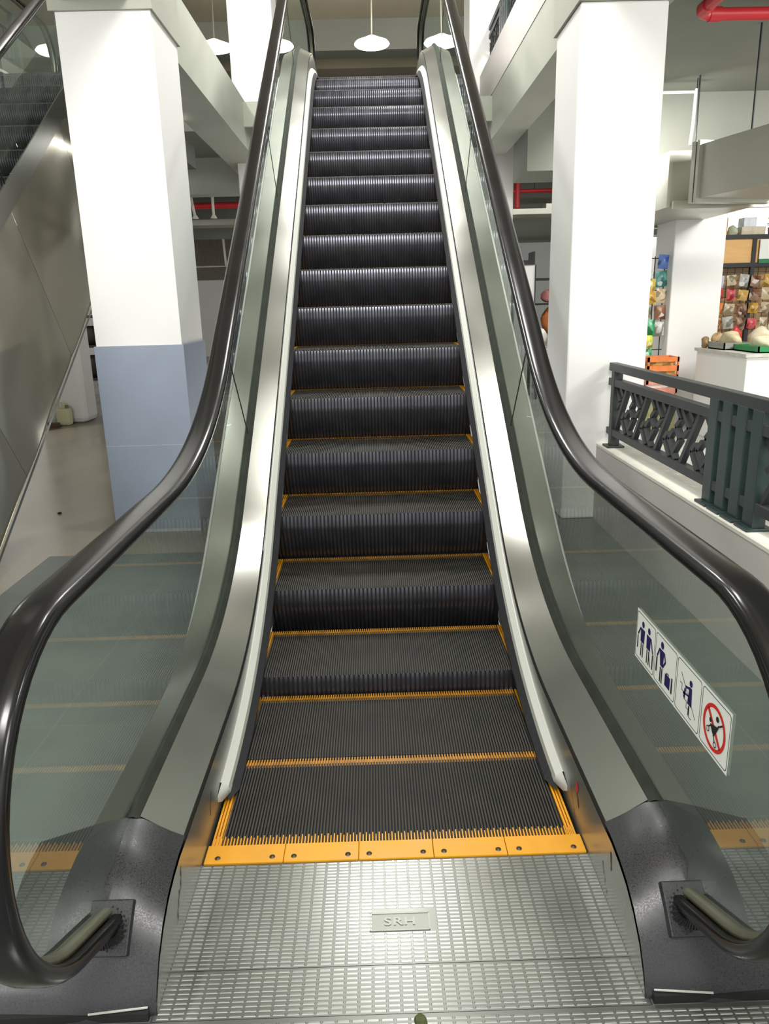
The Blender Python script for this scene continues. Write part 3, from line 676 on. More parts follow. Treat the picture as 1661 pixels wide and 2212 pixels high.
# ------------------------------------------------------------------ railings
def railing(ylist, z0, x, label, y_end, first_post=True, small=False):
    root = empty('railing', (x, ylist[0], z0), label, 'railing')
    ox, oy = x, ylist[0]
    def L(p): return (p[0]-ox, p[1]-oy, p[2]-z0)
    w = 0.05
    yA, yB = ylist[0] + 0.06, y_end
    for nm, za, zb in (('top_rail', 0.475, 0.525), ('middle_rail', 0.385, 0.43), ('bottom_rail', 0.075, 0.118)):
        q = MB(); q.box(L((x-w/2, yB, z0+za)), L((x+w/2, yA, z0+zb)), M['iron']); q.build(nm, root, bevel=0.003)
    posts = [ylist[0] - 0.03]
    for c in ylist[1:]: posts += [c, c-0.13, c-0.26, c-0.39]
    for k, y in enumerate(posts):
        q = MB(); m_ = M['iron'] if k == 0 else M['iron_green']
        hw = .028 if k == 0 else .042
        q.box(L((x-.028, y-hw, z0+0.012)), L((x+.028, y+hw, z0+0.48)), m_); o = q.build('post', root, bevel=0.003)
        q = MB(); q.box(L((x-.055, y-.055, z0)), L((x+.055, y+.055, z0+0.013)), m_); q.build('base_plate', o, bevel=0.003)
    # diagonal fret panels between post groups
    def fret(ya, yb):
        """ya > yb: from far to near"""
        q = MB(); h0, h1 = z0+0.118, z0+0.385; H = h1-h0; sl = 0.70   # bar leans towards the camera going up
        t = 0.026; d = 0.03
        s = 0.345; n = int((ya-yb)/s)+2
        def seg(y_0, z_0, y_1, z_1, k_):
            # clip the segment to the panel along y
            lo, hi = yb + 0.012, ya - 0.012
            if abs(y_1 - y_0) > 1e-6:
                pts = []
                ts = sorted(((lo - y_0)/(y_1 - y_0), (hi - y_0)/(y_1 - y_0))); t0, t1 = max(0, ts[0]), min(1, ts[1])
                if t1 - t0 < 0.12: return
                y_0, z_0, y_1, z_1 = y_0+(y_1-y_0)*t0, z_0+(z_1-z_0)*t0, y_0+(y_1-y_0)*t1, z_0+(z_1-z_0)*t1
            q.bar(L((x, y_0, h0+z_0*H)), L((x, y_1, h0+z_1*H)), t, d - 0.001*k_, M['iron'], up=(1,0,0))
        PATHS = [[(0,0),(.54,1)], [(.76,1),(.92,.80),(.76,.62),(.92,.42),(.70,.12)], [(.95,1),(1.22,.68),(1.04,.50)], [(.80,0),(.52,.36),(.66,.54)], [(.57,0),(.33,.30),(.44,.44)], [(1.20,1),(1.36,.84)]]
        for k in range(-1, n+1):
            y0_ = ya - 0.02 - k*s
            for pi_, pth in enumerate(PATHS):
                for (f0, g0), (f1, g1) in zip(pth[:-1], pth[1:]): seg(y0_ - s*f0, g0, y0_ - s*f1, g1, pi_)
        q.build('fret_panel', root, label='diagonal key-pattern fretwork')
    edges = [ylist[0] - 0.05]
    for c in ylist[1:]: edges += [c + 0.042, c - 0.432]
    edges.append(y_end)
    for a, b in zip(edges[0::2], edges[1::2]):
        if a - b > 0.3: fret(a, b)
    return root
railing([4.74, 3.28, 1.4], 0.51, 1.50, 'dark iron railing with fretwork standing on the low right parapet', -0.6)
railing([10.6, 9.0, 7.1, 5.2], 3.97, 1.45, 'dark iron railing on the upper floor curb above the right handrail', 4.0)
# upper railing at the left, on a curb beyond the neighbouring escalator
q = MB(); q.box((-4.02, 2.0, 3.58), (-3.84, 9.7, 3.72), M['parapet']); q.box((-4.0, 9.7, 3.58), (-1.72, 9.88, 3.72), M['parapet']); structure(q, 'upper_parapet_wall', 'curb of the upper floor behind the neighbouring escalator', 'parapet')
ra = empty('railing', (-3.92, 9.6, 3.72), 'upper floor railing seen through the glass of the neighbouring escalator', 'railing')
for nm, za, zb in (('top_rail', 0.90, 0.96), ('middle_rail', 0.70, 0.745), ('bottom_rail', 0.08, 0.12)):
    q = MB(); q.box((-0.025, -7.0, za), (0.025, 0.1, zb), M['iron_green']); q.build(nm, ra)
for k in range(5):
    q = MB(); y = -0.05 - k*1.45; q.box((-0.04, y-.04, 0), (0.04, y+.04, 0.9), M['iron_green']); q.build('post', ra)
for k in range(46):
    y = -0.17 - k*0.145
    if abs((y + 0.05) % 1.45) < 0.06: continue
    q = MB(); q.box((-0.012, y-.012, 0.12), (0.012, y+.012, 0.70), M['iron_green']); q.build('baluster', ra)

# ------------------------------------------------------------------ lamps, pipes, ducts
def lamp(x, y, z, label, r=0.27):
    t = empty('pendant_lamp', (x, y, z), label, 'lamp', 'pendant lamps under the upper ceiling')
    q = MB(); q.lathe((0,0,0), [(0.0,-0.05),(r*.6,-0.045),(r*.92,-0.02),(r,0.0),(r*.92,0.03),(r*.7,0.05)], M['lamp'], 28); q.build('diffuser', t)
    q = MB(); q.lathe((0,0,0), [(r*.72,0.05),(r*.4,0.09),(0.04,0.12),(0.0,0.12)], M['lampshade'], 28); q.build('shade', t)
    q = MB(); q.tube([(0,0,0.12),(0.01,0,0.6),(0,0,6.6-z)], 0.012, M['cord'], 8); q.build('cord', t)
lamp(0.10, 13.0, 5.28, 'bright round pendant lamp hanging above the top of the escalator')
lamp(-2.31, 13.0, 5.28, 'bright pendant lamp hanging left of the upper left pillar')

def hung(q, name, label, cat, part, rods):
    root = empty(name, (rods[0][0], rods[0][1], rods[0][2]), label, cat)
    o = Vector(root.location); q.v = [tuple(Vector(v) - o) for v in q.v]; q.build(part, root)
    for x, y, z, zt in rods:
        h = MB(); h.tube([(x-o.x, y-o.y, z-o.z), (x-o.x, y-o.y, zt-o.z)], 0.006, M['black'], 6); h.build('hanger_rod', root)
    return root
q = MB(); yv = 5.87
arc = [(2.29 + 0.10 - 0.10*cos(a), yv - 0.10 + 0.10*sin(a), 3.30) for a in [radians(90*i/6) for i in range(7)]]
q.tube([(2.29, 5.0, 3.30)] + arc + [(4.2, yv+.02, 3.30)], 0.040, M['red'], 14)
q.tube([(2.29, 5.68, 3.30), (2.29, 5.78, 3.30)], 0.047, M['red'], 14)
q.tube([(2.37, yv, 3.30), (2.45, yv, 3.30)], 0.047, M['red'], 14)
hung(q, 'sprinkler_pipe', 'red pipe with an elbow under the ceiling at the upper right', 'pipe', 'pipe_run', [(3.6, 5.88, 3.34, 3.42), (2.29, 5.1, 3.34, 3.42)])
q = MB(); q.tube([(1.95, 13.2, 3.16), (3.2, 13.2, 3.16)], 0.032, M['red'], 12); q.tube([(2.42, 13.2, 2.9), (2.42, 13.2, 3.28)], 0.05, M['red'], 12)
hung(q, 'sprinkler_pipe', 'short red pipe with a tee between right handrail and right pillar', 'pipe', 'pipe_run', [(2.7, 13.2, 3.19, 3.42)])
q = MB(); q.tube([(-6, 11.9, 2.88), (-1.65, 11.9, 2.90)], 0.045, M['red'], 12)
hung(q, 'sprinkler_pipe', 'straight red pipe across the gap between left pillar and left handrail', 'pipe', 'pipe_run', [(-3.6, 11.9, 2.93, 3.42), (-1.95, 11.9, 2.93, 3.42)])
q = MB(); q.tube([(2.40, 7.9, 3.305), (3.13, 7.9, 3.305)], 0.015, M['pvc'], 10); q.tube([(3.13, 7.9, 3.33), (3.125, 7.9, 3.02), (3.11, 7.9, 2.84)], 0.014, M['pvc'], 10)
hung(q, 'conduit_pipe', 'thin white conduit bending down from the ceiling at the right pillar', 'pipe', 'pipe_run', [(3.14, 7.9, 3.30, 3.42), (2.5, 7.9, 3.32, 3.42)])
for k, (x, h) in enumerate(((-2.55, 0), (-2.28, 0))):
    q = MB(); q.tube([(x-0.10*(1-k), 11.7, 3.42), (x, 11.7, 2.72)], 0.020, M['pvc'], 8); q.lathe((x, 11.7, 2.70), [(0.02,0.05),(0.05,0.0),(0.0,0.0)], M['pvc'], 12)
    hung(q, 'drop_pipe', ['thin white slanting pipe crossing the left red pipe', 'thin white upright pipe crossing the left red pipe'][k], 'pipe', 'pipe_run', [(x-0.10*(1-k), 11.7, 3.40, 3.42)])

# ducts
dr = Vector((0.24, -0.85, 0)).normalized(); sdv = Vector((0.85, 0.24, 0)).normalized()
dt = empty('ventilation_duct', (2.80, 7.0, 2.24), 'large galvanised duct running diagonally below the ceiling at the right', 'duct')
q = MB()
def dbox(q, a0, a1, b0, b1, z0, z1, m):
    vs = []
    for z in (z0, z1):
        for a, b in ((a0,b0),(a1,b0),(a1,b1),(a0,b1)):
            p = dr*a + sdv*b; vs.append((p.x, p.y, z))
    q.add(vs, [(0,3,2,1),(4,5,6,7),(0,1,5,4),(1,2,6,5),(2,3,7,6),(3,0,4,7)], m)
dbox(q, 0.06, 3.2, 0, 0.75, 0.0, 0.43, M['duct']); q.build('duct_body', dt, fixn=True)
q = MB(); dbox(q, 0.0, 0.05, -0.03, 0.78, -0.03, 0.46, M['duct']); dbox(q, 0.065, 0.10, -0.03, 0.78, -0.03, 0.46, M['duct']); q.build('flange', dt, fixn=True)
q = MB()
for a in (0.6, 2.0): 
    p = dr*a + sdv*0.05; q.tube([(p.x, p.y, 0.43), (p.x, p.y, 3.42-2.24)], 0.008, M['black'], 6)
q.build('hanger_rod', dt)
dt2 = empty('ventilation_duct', (2.72, 7.3, 2.2), 'flat duct running away behind the diagonal duct at the right', 'duct')
q = MB(); q.box((0, 0.06, 0.02), (0.86, 1.05, 0.5), M['duct']); q.box((0, 1.05, 0.02), (0.86, 1.86, 0.48), M['duct']); q.build('duct_body', dt2)
for yy in (0.5,):
    q = MB(); q.tube([(0.4, yy, 0.5), (0.4, yy, 1.22)], 0.008, M['black'], 6); q.build('hanger_rod', dt2)
q = MB(); q.box((0.04, 0.0, 0.0), (1.4, 0.06, 0.07), M['duct']); q.build('flange', dt2)
q = MB(); q.box((-.03, 1.86, 0.0), (0.9, 1.90, 0.50), M['duct']); q.build('flange', dt2)
q = MB(); q.box((2.45, 9.24, 2.13), (4.0, 9.60, 2.20), M['duct']); q.box((2.45, 9.27, 2.2), (3.2, 9.58, 2.3), M['duct'])
hung(q, 'cable_tray', 'grey tray crossing above the kiosk pillar', 'tray', 'tray_body', [(2.6, 9.4, 2.3, 3.42), (3.1, 9.4, 2.3, 3.42)])
q = MB(); q.box((1.72, 12.4, 2.72), (3.4, 13.0, 2.80), M['duct']); q.box((2.75, 12.5, 2.8), (2.95, 12.9, 2.88), M['duct'])
hung(q, 'cable_tray', 'grey tray below the short red pipe beside the right pillar', 'tray', 'tray_body', [(1.9, 12.7, 2.8, 3.42), (3.3, 12.7, 2.8, 3.42)])
q = MB(); q.box((-5, 12.6, 2.70), (-1.75, 13.1, 2.78), M['duct'])
hung(q, 'cable_tray', 'pale tray below the straight red pipe at the left', 'tray', 'tray_body', [(-4.4, 12.85, 2.78, 3.42), (-1.95, 12.85, 2.78, 3.42)])
q = MB(); q.box((-5, 15.2, 1.98), (-1.75, 15.7, 2.2), plain('dark_brown_duct', 86, 80, 68))
hung(q, 'cable_tray', 'dark tray above the distant grey-based pillar', 'tray', 'tray_body', [(-4.4, 15.4, 2.2, 3.42), (-1.95, 15.4, 2.2, 3.42)])
for k, x in enumerate((-2.83, -2.52)):
    q = MB(); q.tube([(x-.05, 15.4, 3.41), (x, 15.4, 2.21)], 0.022, M['pvc'], 8)
    hung(q, 'drop_pipe', ['pale pipe above the dark tray, nearer the left pillar', 'pale pipe above the dark tray, nearer the left handrail'][k], 'pipe', 'pipe_run', [(x-.05, 15.4, 3.40, 3.42)])
q = MB(); q.box((-2.04, 6.0, 2.78), (-1.74, 8.2, 2.98), plain('dark_grey_duct', 74, 76, 70)); 
hung(q, 'cable_tray', 'dark tray beneath the left edge beam beside the white left pillar', 'tray', 'tray_body', [(-1.80, 6.3, 2.98, 3.42), (-1.80, 7.9, 2.98, 3.42)])
q = MB(); q.box((-1.735, 6.05, 3.02), (-1.705, 7.05, 3.06), M['lampshade']); q.box((-1.735, 7.35, 3.02), (-1.705, 7.60, 3.06), M['lampshade'])
hung(q, 'strip_lamp', 'thin white light strip along the left edge beam', 'lamp', 'light_strip', [(-1.72, 6.5, 3.06, 3.42)])

# ------------------------------------------------------------------ left background things
def blob(name, pts, m, parent=None):
    pass
jt = empty('jerrycan', (-4.10, 9.90, 0), 'cream plastic jerrycan standing at the foot of the whitewashed pillar', 'jerrycan')
q = MB(); q.box((-0.085, -0.07, 0), (0.085, 0.07, 0.22), M['jug']); q.build('canister', jt, bevel=0.025)
q = MB(); q.tube([(-0.07, 0, 0.20), (-0.06, 0, 0.285), (0.0, 0, 0.295), (0.03, 0, 0.215)], 0.014, M['jug'], 10); q.build('handle', jt)
q = MB(); q.lathe((0.045, 0, 0.21), [(0.024,0),(0.024,0.05),(0.0,0.05)], plain('cap_grey', 120, 112, 100), 14); q.build('cap', jt)
q = MB(); q.box((-4.28, 9.66, 0), (-4.12, 9.78, 0.055), M['brick']); tag(q.build('block', bevel=0.006), 'small brown block on the floor beside the jerrycan', 'block')
rk = empty('storage_rack', (-4.05, 12.0, 0), 'dark rack of bundled goods seen left of the white pillar', 'rack')
q = MB()
for z in (0.42, 0.92, 1.36): q.box((-0.6, -0.2, z-.02), (0.9, 0.3, z+.02), M['black'])
for x in (-0.6, 0.86): q.box((x, -0.2, 0), (x+.04, 0.3, 1.75), M['black'])
q.build('rack_frame', rk)
rr = random.Random(9)
for z in (0.44, 0.94):
    for k in range(4):
        w = 0.27; sq = MB(); x = -0.50 + k*0.325; hgt = rr.uniform(0.28, 0.40)
        sq.lathe((x+w/2, 0.05, z+0.002), [(0.0,0),(0.11,0.0),(0.135,hgt*.3),(0.12,hgt*.75),(0.07,hgt),(0,hgt)], M['darkgoods'], 14)
        o = sq.build('sack', loc=(-4.05, 12.0, 0)); tag(o, 'dark bundled sack on the rack left of the white pillar', 'sack', 'dark sacks on the storage rack')

q = MB(); q.lathe((0,0,0), [(0,0),(.014,.002),(.016,.008),(.008,.014),(0,.015)], M['gap'], 10); tag(q.build('pebble', loc=(-2.36, 5.35, 0)), 'small black pebble on the beige floor at the left', 'pebble')
# leaf on the landing plate
q = MB(); rr = random.Random(4); n = 12
ring = [(0.016*cos(2*pi*k/n)*rr.uniform(.75,1.15), 0.013*sin(2*pi*k/n)*rr.uniform(.75,1.15)) for k in range(n)]
q.add([(x, y, 0.0015) for x, y in ring] + [(x*.75, y*.75, 0.011) for x, y in ring] + [(0,0,0.013)], [(k,(k+1)%n,n+(k+1)%n,n+k) for k in range(n)] + [(n+k,n+(k+1)%n,2*n) for k in range(n)], M['leaf'])
tag(q.build('crumpled_leaf', loc=(0.037, 1.205, 0.0)), 'crumpled dark green leaf on the landing plate nearest the viewer', 'leaf')

# ------------------------------------------------------------------ kiosk at the right
ct_ = empty('counter', (3.42, 6.97, 0), 'white market counter behind the iron railing', 'counter')
q = MB(); q.box((0, 0, 0), (1.9, 1.1, 0.87), M['white']); q.build('cabinet', ct_, bevel=0.006)
q = MB(); q.box((-0.02, -0.02, 0.87), (1.92, 1.12, 0.90), plain('counter_top_grey', 196, 194, 184)); q.build('worktop', ct_)
def bag(x, y, z, sx, sy, sz, m, label, cat='bag', group=None, seed=0, name='goods_bag'):
    """a soft, lumpy bag"""
    q = MB(); r_ = random.Random(seed); nu, nv = 12, 7; vs = []; ph = [r_.uniform(0, 6.3) for _ in range(4)]
    for j in range(nv + 1):
        v = -pi/2 + pi*j/nv
        for i in range(nu):
            a = 2*pi*i/nu; k = 1 + 0.16*sin(2*a+ph[0]+1.3*j) + 0.10*sin(3*a+ph[1]) + 0.06*sin(5*a+ph[2]+j)
            cx = (abs(cos(v))**0.6)*k
            vs.append((sx*cx*cos(a), sy*cx*sin(a), sz*(0.5 + 0.5*(abs(sin(v))**0.8)*(1 if v > 0 else -1)) * (1 + 0.10*sin(2*a+ph[3]))))
    q.add(vs, [(j*nu+i, j*nu+(i+1)%nu, (j+1)*nu+(i+1)%nu, (j+1)*nu+i) for j in range(nv) for i in range(nu)], m, True)
    o = q.build(name, loc=(x, y, z)); return tag(o, label, cat, group)
cream = plain('cream_sack', 226, 216, 184); tan_ = plain('tan_paper', 184, 152, 104); beige = plain('beige_sack', 208, 192, 154); redp = plain('red_plastic', 196, 44, 52)
def tray(x, y, z, sx, sy, h, m, label, name='tray'):
    q = MB(); t = 0.012
    q.box((-sx/2,-sy/2,0),(sx/2,sy/2,t),m)
    q.box((-sx/2,-sy/2,0),(sx/2,-sy/2+t,h),m); q.box((-sx/2,sy/2-t,0),(sx/2,sy/2,h),m); q.box((-sx/2,-sy/2,0),(-sx/2+t,sy/2,h),m); q.box((sx/2-t,-sy/2,0),(sx/2,sy/2,h),m)
    return tag(q.build(name, loc=(x,y,z)), label, 'tray')
tray(3.72, 7.28, 0.90, 0.34, 0.5, 0.06, plain('green_tray', 40, 134, 76), 'green plastic tray at the front corner of the white counter')
tray(3.62, 7.74, 0.90, 0.30, 0.36, 0.07, plain('wire_tray', 150, 150, 140), 'grey wire tray on the white counter behind the green tray')
bag(3.72, 7.28, 0.915, 0.11, 0.17, 0.12, cream, 'cream sack lying in the green tray', seed=1)
bag(3.62, 7.75, 0.915, 0.10, 0.14, 0.15, beige, 'beige net sack in the grey wire tray', seed=2)
bag(3.61, 8.02, 0.90, 0.07, 0.045, 0.14, tan_, 'tan paper packet at the back of the white counter', seed=3)
bag(3.47, 8.00, 0.90, 0.035, 0.05, 0.11, plain('brown_paper', 150, 122, 80), 'small brown packet at the left back corner of the white counter', seed=4)
bag(3.95, 7.80, 0.90, 0.11, 0.11, 0.20, plain('speckled_sack', 214, 202, 172), 'speckled pale sack in the middle of the white counter', seed=5)
bag(4.05, 7.36, 0.90, 0.11, 0.16, 0.16, plain('ochre_sack', 204, 184, 130), 'ochre sack beside the green tray', seed=6)
bag(4.26, 8.0, 0.90, 0.14, 0.06, 0.28, plain('white_roll', 240, 236, 214), 'stack of white rolled bags at the back of the counter', seed=8)
bag(3.79, 8.02, 0.90, 0.055, 0.05, 0.20, redp, 'red plastic bag at the back of the white counter', seed=9)
bag(4.62, 7.4, 0.90, 0.14, 0.2, 0.2, plain('straw_sack', 216, 200, 150), 'straw coloured sack at the far right of the counter', seed=11)
bag(4.62, 7.95, 0.90, 0.14, 0.11, 0.26, plain('ivory_sack', 232, 226, 206), 'ivory sack behind the straw coloured sack', seed=12)
q = MB(); q.box((-.035,-.02,0),(.035,.02,.16), plain('blue_box', 40, 96, 150)); tag(q.build('carton', loc=(4.14, 7.72, 0.90), bevel=0.004), 'small blue carton among the sacks on the counter', 'box')
bag(4.34, 7.5, 0.90, 0.10, 0.2, 0.2, plain('pinkish_sack', 196, 150, 120), 'pinkish sack at the right of the white counter', seed=10)

# shelf unit behind
sh = empty('display_shelf', (4.0, 9.7, 0), 'black framed kiosk shelf with light wood boards above a wire grid', 'shelf')
q = MB()
for x in (0.0, 0.70, 1.6, 2.5): q.box((x, 0, 0), (x+.05, 0.05, 2.14), M['black'])
for z in (2.09, 1.76): q.box((0, -0.01, z), (2.55, 0.4, z+.05), M['black'])
q.box((0, 0, 0.5), (2.55, 0.4, 0.55), M['black']); q.build('shelf_frame', sh)
for a, b in ((0.05, 0.70), (0.75, 1.6), (1.65, 2.5)):
    q = MB(); q.box((a, 0.02, 1.81), (b, 0.04, 2.09), M['wood']); q.build('wood_board', sh)
q = MB(); q.box((0.0, 0.30, 0.55), (2.55, 0.32, 1.76), plain('tan_backing', 206, 166, 116)); q.build('back_board', sh)
q = MB()
for k in range(26): q.box((0.05+k*0.097, 0.06, 0.55), (0.056+k*0.097, 0.066, 1.76), M['black'])
for k in range(12): q.box((0.05, 0.06, 0.6+k*0.1), (2.5, 0.066, 0.606+k*0.1), M['black'])
q.build('wire_grid', sh)
q = MB(); q.box((0.78, -0.022, 1.80), (1.1, -0.014, 2.08), M['signwhite']); q.box((0.78, -0.024, 1.80), (1.1, -0.015, 1.85), plain('sign_green', 30, 120, 70)); o = q.build('hanging_sign', loc=(4.0, 9.7, 0.0)); tag(o, 'small white notice with a green lower band on the kiosk shelf', 'sign')
q = MB(); q.box((-0.15, -0.11, 0), (0.15, 0.11, 0.21), plain('cardboard', 206, 150, 92)); tag(q.build('carton', loc=(4.26, 9.9, 2.14), bevel=0.006), 'cardboard carton at the left end of the kiosk shelf top', 'box')
bag(4.52, 9.9, 2.14, 0.06, 0.07, 0.12, plain('pale_green_pack', 206, 216, 184), 'small pale green pack beside the cardboard carton', seed=20)
q = MB(); q.box((-0.15, -0.1, 0), (0.15, 0.1, 0.10), plain('beige_box', 214, 204, 176)); tag(q.build('carton', loc=(4.74, 9.9, 2.14), bevel=0.005), 'flat beige box in the middle of the kiosk shelf top', 'box')
q = MB(); q.box((-0.08, -0.08, 0), (0.08, 0.08, 0.11), plain('pale_blue_box', 226, 232, 238)); tag(q.build('carton', loc=(4.70, 9.9, 2.24), bevel=0.005), 'small pale blue box on top of the flat beige box', 'box')
def leafy(x, y, z):
    t = empty('potted_plant', (x, y, z), 'dark green bushy plant at the right end of the kiosk shelf top', 'plant')
    q = MB(); q.lathe((0,0,0), [(0.0,0),(0.05,0),(0.065,0.09),(0.05,0.09),(0,0.08)], plain('brown_pot', 130, 100, 66), 14); q.build('pot', t)
    q = MB(); r_ = random.Random(12)
    for k in range(70):
        a, b = r_.uniform(0, 6.28), r_.uniform(-0.3, 1.4); d = Vector((cos(a)*cos(b), sin(a)*cos(b), sin(b))); p = Vector((0,0,0.13)); e = p + d*r_.uniform(0.07, 0.14)
        s_ = d.cross(Vector((0,0,1))).normalized()*0.022; mI = (p+e)*0.5
        q.add([p, mI+s_, e, mI-s_], [(0,1,2,3)], plain('leaf_green', 62, 84, 44) if k % 4 else plain('leaf_lime', 150, 166, 84))
    q.build('foliage', t)
leafy(5.02, 9.88, 2.14)

# hanging packets
def packet(x, y, z, w, h, m, label, group, seed, name='hanging_packet'):
    q = MB(); r_ = random.Random(seed); n = 6; vs = []; vb = []
    for i in range(n+1):
        for j in range(n+1):
            u, v = i/n - .5, j/n - .5; d = 0.03*(1-(2*u)**2)*(1-(2*v)**2) + 0.004*sin(9*u+seed)*sin(7*v)
            vs.append((u*w, -d, v*h)); vb.append((u*w, d*0.4, v*h))
    f = [(i*(n+1)+j, (i+1)*(n+1)+j, (i+1)*(n+1)+j+1, i*(n+1)+j+1) for i in range(n) for j in range(n)]
    q.add(vs, f, m, True); q.add(vb, [t[::-1] for t in f], m, True)
    o = q.build(name, loc=(x, y, z)); o.rotation_euler = (0, r_.uniform(-.12, .12), r_.uniform(-.25, .25))
    return tag(o, label, 'packet', group)
PK = dict(blue=printed('packet_blue', (44, 82, 164)), teal=printed('packet_teal', (70, 140, 130)), beige=printed('packet_beige', (196, 176, 140)), clear=printed('packet_clear', (176, 176, 166)), yellow=printed('packet_yellow', (222, 190, 66)),
          green=printed('packet_green', (34, 142, 84)), lime=printed('packet_lime', (206, 206, 72)), olive=printed('packet_olive', (96, 104, 62)), white=printed('packet_white', (232, 230, 220)), orange=printed('packet_orange', (226, 130, 52)),
          brown=printed('packet_brown', (126, 84, 56)), red=printed('packet_red', (200, 52, 54)), lilac=printed('packet_lilac', (186, 178, 206)), pink=printed('packet_pink', (226, 150, 130)), gold=printed('packet_gold', (196, 150, 60)))
g = 'packets hanging on the left face of the kiosk pillar'
for k, (x, z, w, h, c, lab) in enumerate((
    (3.20, 1.80, .12, .15, 'blue', 'blue packet hanging topmost on the kiosk pillar'), (3.19, 1.62, .14, .17, 'teal', 'blue-green packet hanging below the blue packet on the kiosk pillar'),
    (3.20, 1.44, .13, .15, 'beige', 'beige packet hanging below the blue-green packet'), (3.20, 1.26, .13, .16, 'brown', 'brown and beige packet hanging below the beige packet'), (3.19, 1.08, .13, .16, 'clear', 'clear packet hanging lowest under the brown and beige one'),
    (2.98, 1.67, .22, .10, 'white', 'white packet topmost of the row beside the right pillar'), (3.05, 1.56, .13, .13, 'yellow', 'golden yellow packet below the white packet'), (2.94, 1.46, .14, .13, 'lime', 'lime yellow packet below the golden yellow one'), (3.07, 1.42, .13, .14, 'gold', 'amber packet beside the lime yellow one'),
    (3.00, 1.28, .16, .14, 'olive', 'olive brown packet above the green packets'), (2.96, 1.10, .11, .18, 'green', 'upper left green packet near the right pillar'), (3.08, 1.10, .11, .18, 'green', 'upper right green packet near the kiosk pillar'),
    (2.95, 0.93, .12, .16, 'teal', 'dull green packet below the upper left green packet'), (3.07, 0.95, .11, .15, 'lime', 'yellow-green packet below the upper right green packet'), (3.07, 0.80, .11, .13, 'green', 'lowest green packet above the orange crate'), (2.96, 0.78, .13, .13, 'olive', 'lowest olive packet above the orange crate'))):
    packet(x, 8.62 - (0.05 if k > 4 else 0), z, w, h, PK[c], lab, g, k)
q = MB()
for x in (2.92, 3.02, 3.13, 3.24): q.tube([(x, 8.68, 0.0), (x, 8.68, 1.86)], 0.006, M['black'], 6)
for z in (1.84, 1.5, 1.15, 0.85): q.tube([(2.9, 8.68, z), (3.27, 8.68, z)], 0.006, M['black'], 6)
tag(q.build('packet_rack'), 'thin black wire rack fixed beside the kiosk pillar', 'rack')
g = 'packets hanging on the wire grid of the kiosk shelf'
r_ = random.Random(31); cols = ['lilac','pink','red','orange','white','lilac','beige','brown','clear','gold','brown','beige','red','teal']
names = {'lilac':'lilac','pink':'pink','red':'red','orange':'orange','white':'white','beige':'beige','brown':'brown','clear':'clear','gold':'golden','teal':'teal'}
rowz = (1.60, 1.43, 1.26, 1.09)
rn = ('top', 'second', 'third', 'lowest'); cn = ('first', 'second', 'third', 'fourth', 'fifth', 'sixth', 'seventh')
lay = [['pink','lilac','beige','clear','brown','gold','beige'], ['lilac','red','red','gold','brown','beige','clear'], ['pink','orange','beige','brown','gold','beige','brown'], ['teal','orange','clear','brown','red','beige','gold']]
for i in range(4):
    for j in range(7):
        c = lay[i][j]
        packet(4.16 + j*0.150 + r_.uniform(-.006,.006), 9.655, rowz[i] + r_.uniform(-.012,.012), r_.uniform(.10,.135), r_.uniform(.12,.15), PK[c], f'{names[c]} packet, {cn[j]} from the kiosk pillar in the {rn[i]} row of the wire grid', g, 100+i*7+j)

# crates
def crate(x, y, z, m, label, fill=None):
    t = empty('crate', (x, y, z), label, 'crate')
    q = MB(); sx, sy, h, w = 0.34, 0.26, 0.24, 0.02
    for a, b in (((-sx/2,-sy/2),(sx/2,-sy/2+w)), ((-sx/2,sy/2-w),(sx/2,sy/2)), ((-sx/2,-sy/2),(-sx/2+w,sy/2)), ((sx/2-w,-sy/2),(sx/2,sy/2))):
        for z0_, z1_ in ((0.0,0.05),(0.09,0.15),(0.19,h)): q.box((a[0],a[1],z0_),(b[0],b[1],z1_),m)
    for a in (-1,1):
        for b in (-1,1): q.box((a*sx/2-(w if a>0 else 0), b*sy/2-(w if b>0 else 0), 0), (a*sx/2+(0 if a>0 else w), b*sy/2+(0 if b>0 else w), h), m)
    q.box((-sx/2,-sy/2,0),(sx/2,sy/2,0.015),m); q.build('basket', t)
    q = MB(); q.box((-sx/2+.03,-sy/2+.025,0.015),(sx/2-.03,sy/2-.025,h*0.9), fill or PK['gold']); q.build('contents', t)
crate(3.12, 8.32, 0.56, plain('orange_crate', 224, 126, 66), 'orange plastic crate topmost of the crate stack by the kiosk pillar')
crate(3.12, 8.32, 0.32, plain('salmon_crate', 220, 146, 124), 'salmon pink crate below the orange crate', PK['white'])
q = MB(); q.box((-0.17,-0.13,0),(0.17,0.13,0.32), plain('drab_box', 150, 146, 104)); tag(q.build('carton', loc=(3.12, 8.32, 0), bevel=0.006), 'drab olive carton at the bottom of the crate stack', 'box')

# far stall between right handrail and right pillar
q = MB(); q.box((2.30, 12.6, 0), (2.62, 12.66, 1.98), M['white']); q.box((2.29, 12.58, 1.98), (2.6, 12.68, 2.05), M['black']); q.box((2.62, 12.58, 0.6), (2.635, 12.67, 1.98), M['black'])
tag(q.build('display_board'), 'tall white board with a black top rail beside the right handrail', 'board')
sh2 = empty('display_shelf', (2.65, 12.9, 0), 'far black shelf beside the tall white board', 'shelf')
q = MB()
for z in (1.75, 1.35, 0.85): q.box((0, 0, z), (1.0, 0.4, z+.03), M['black'])
for x in (0.0, 0.97): q.box((x, 0, 0), (x+.03, 0.4, 2.2), M['black'])
q.build('shelf_frame', sh2)
bag(2.98, 13.08, 0.885, 0.13, 0.1, 0.40, plain('orange_cloth', 206, 120, 60), 'orange cloth bundle on the far shelf', 'cloth', seed=41, name='cloth_bundle')
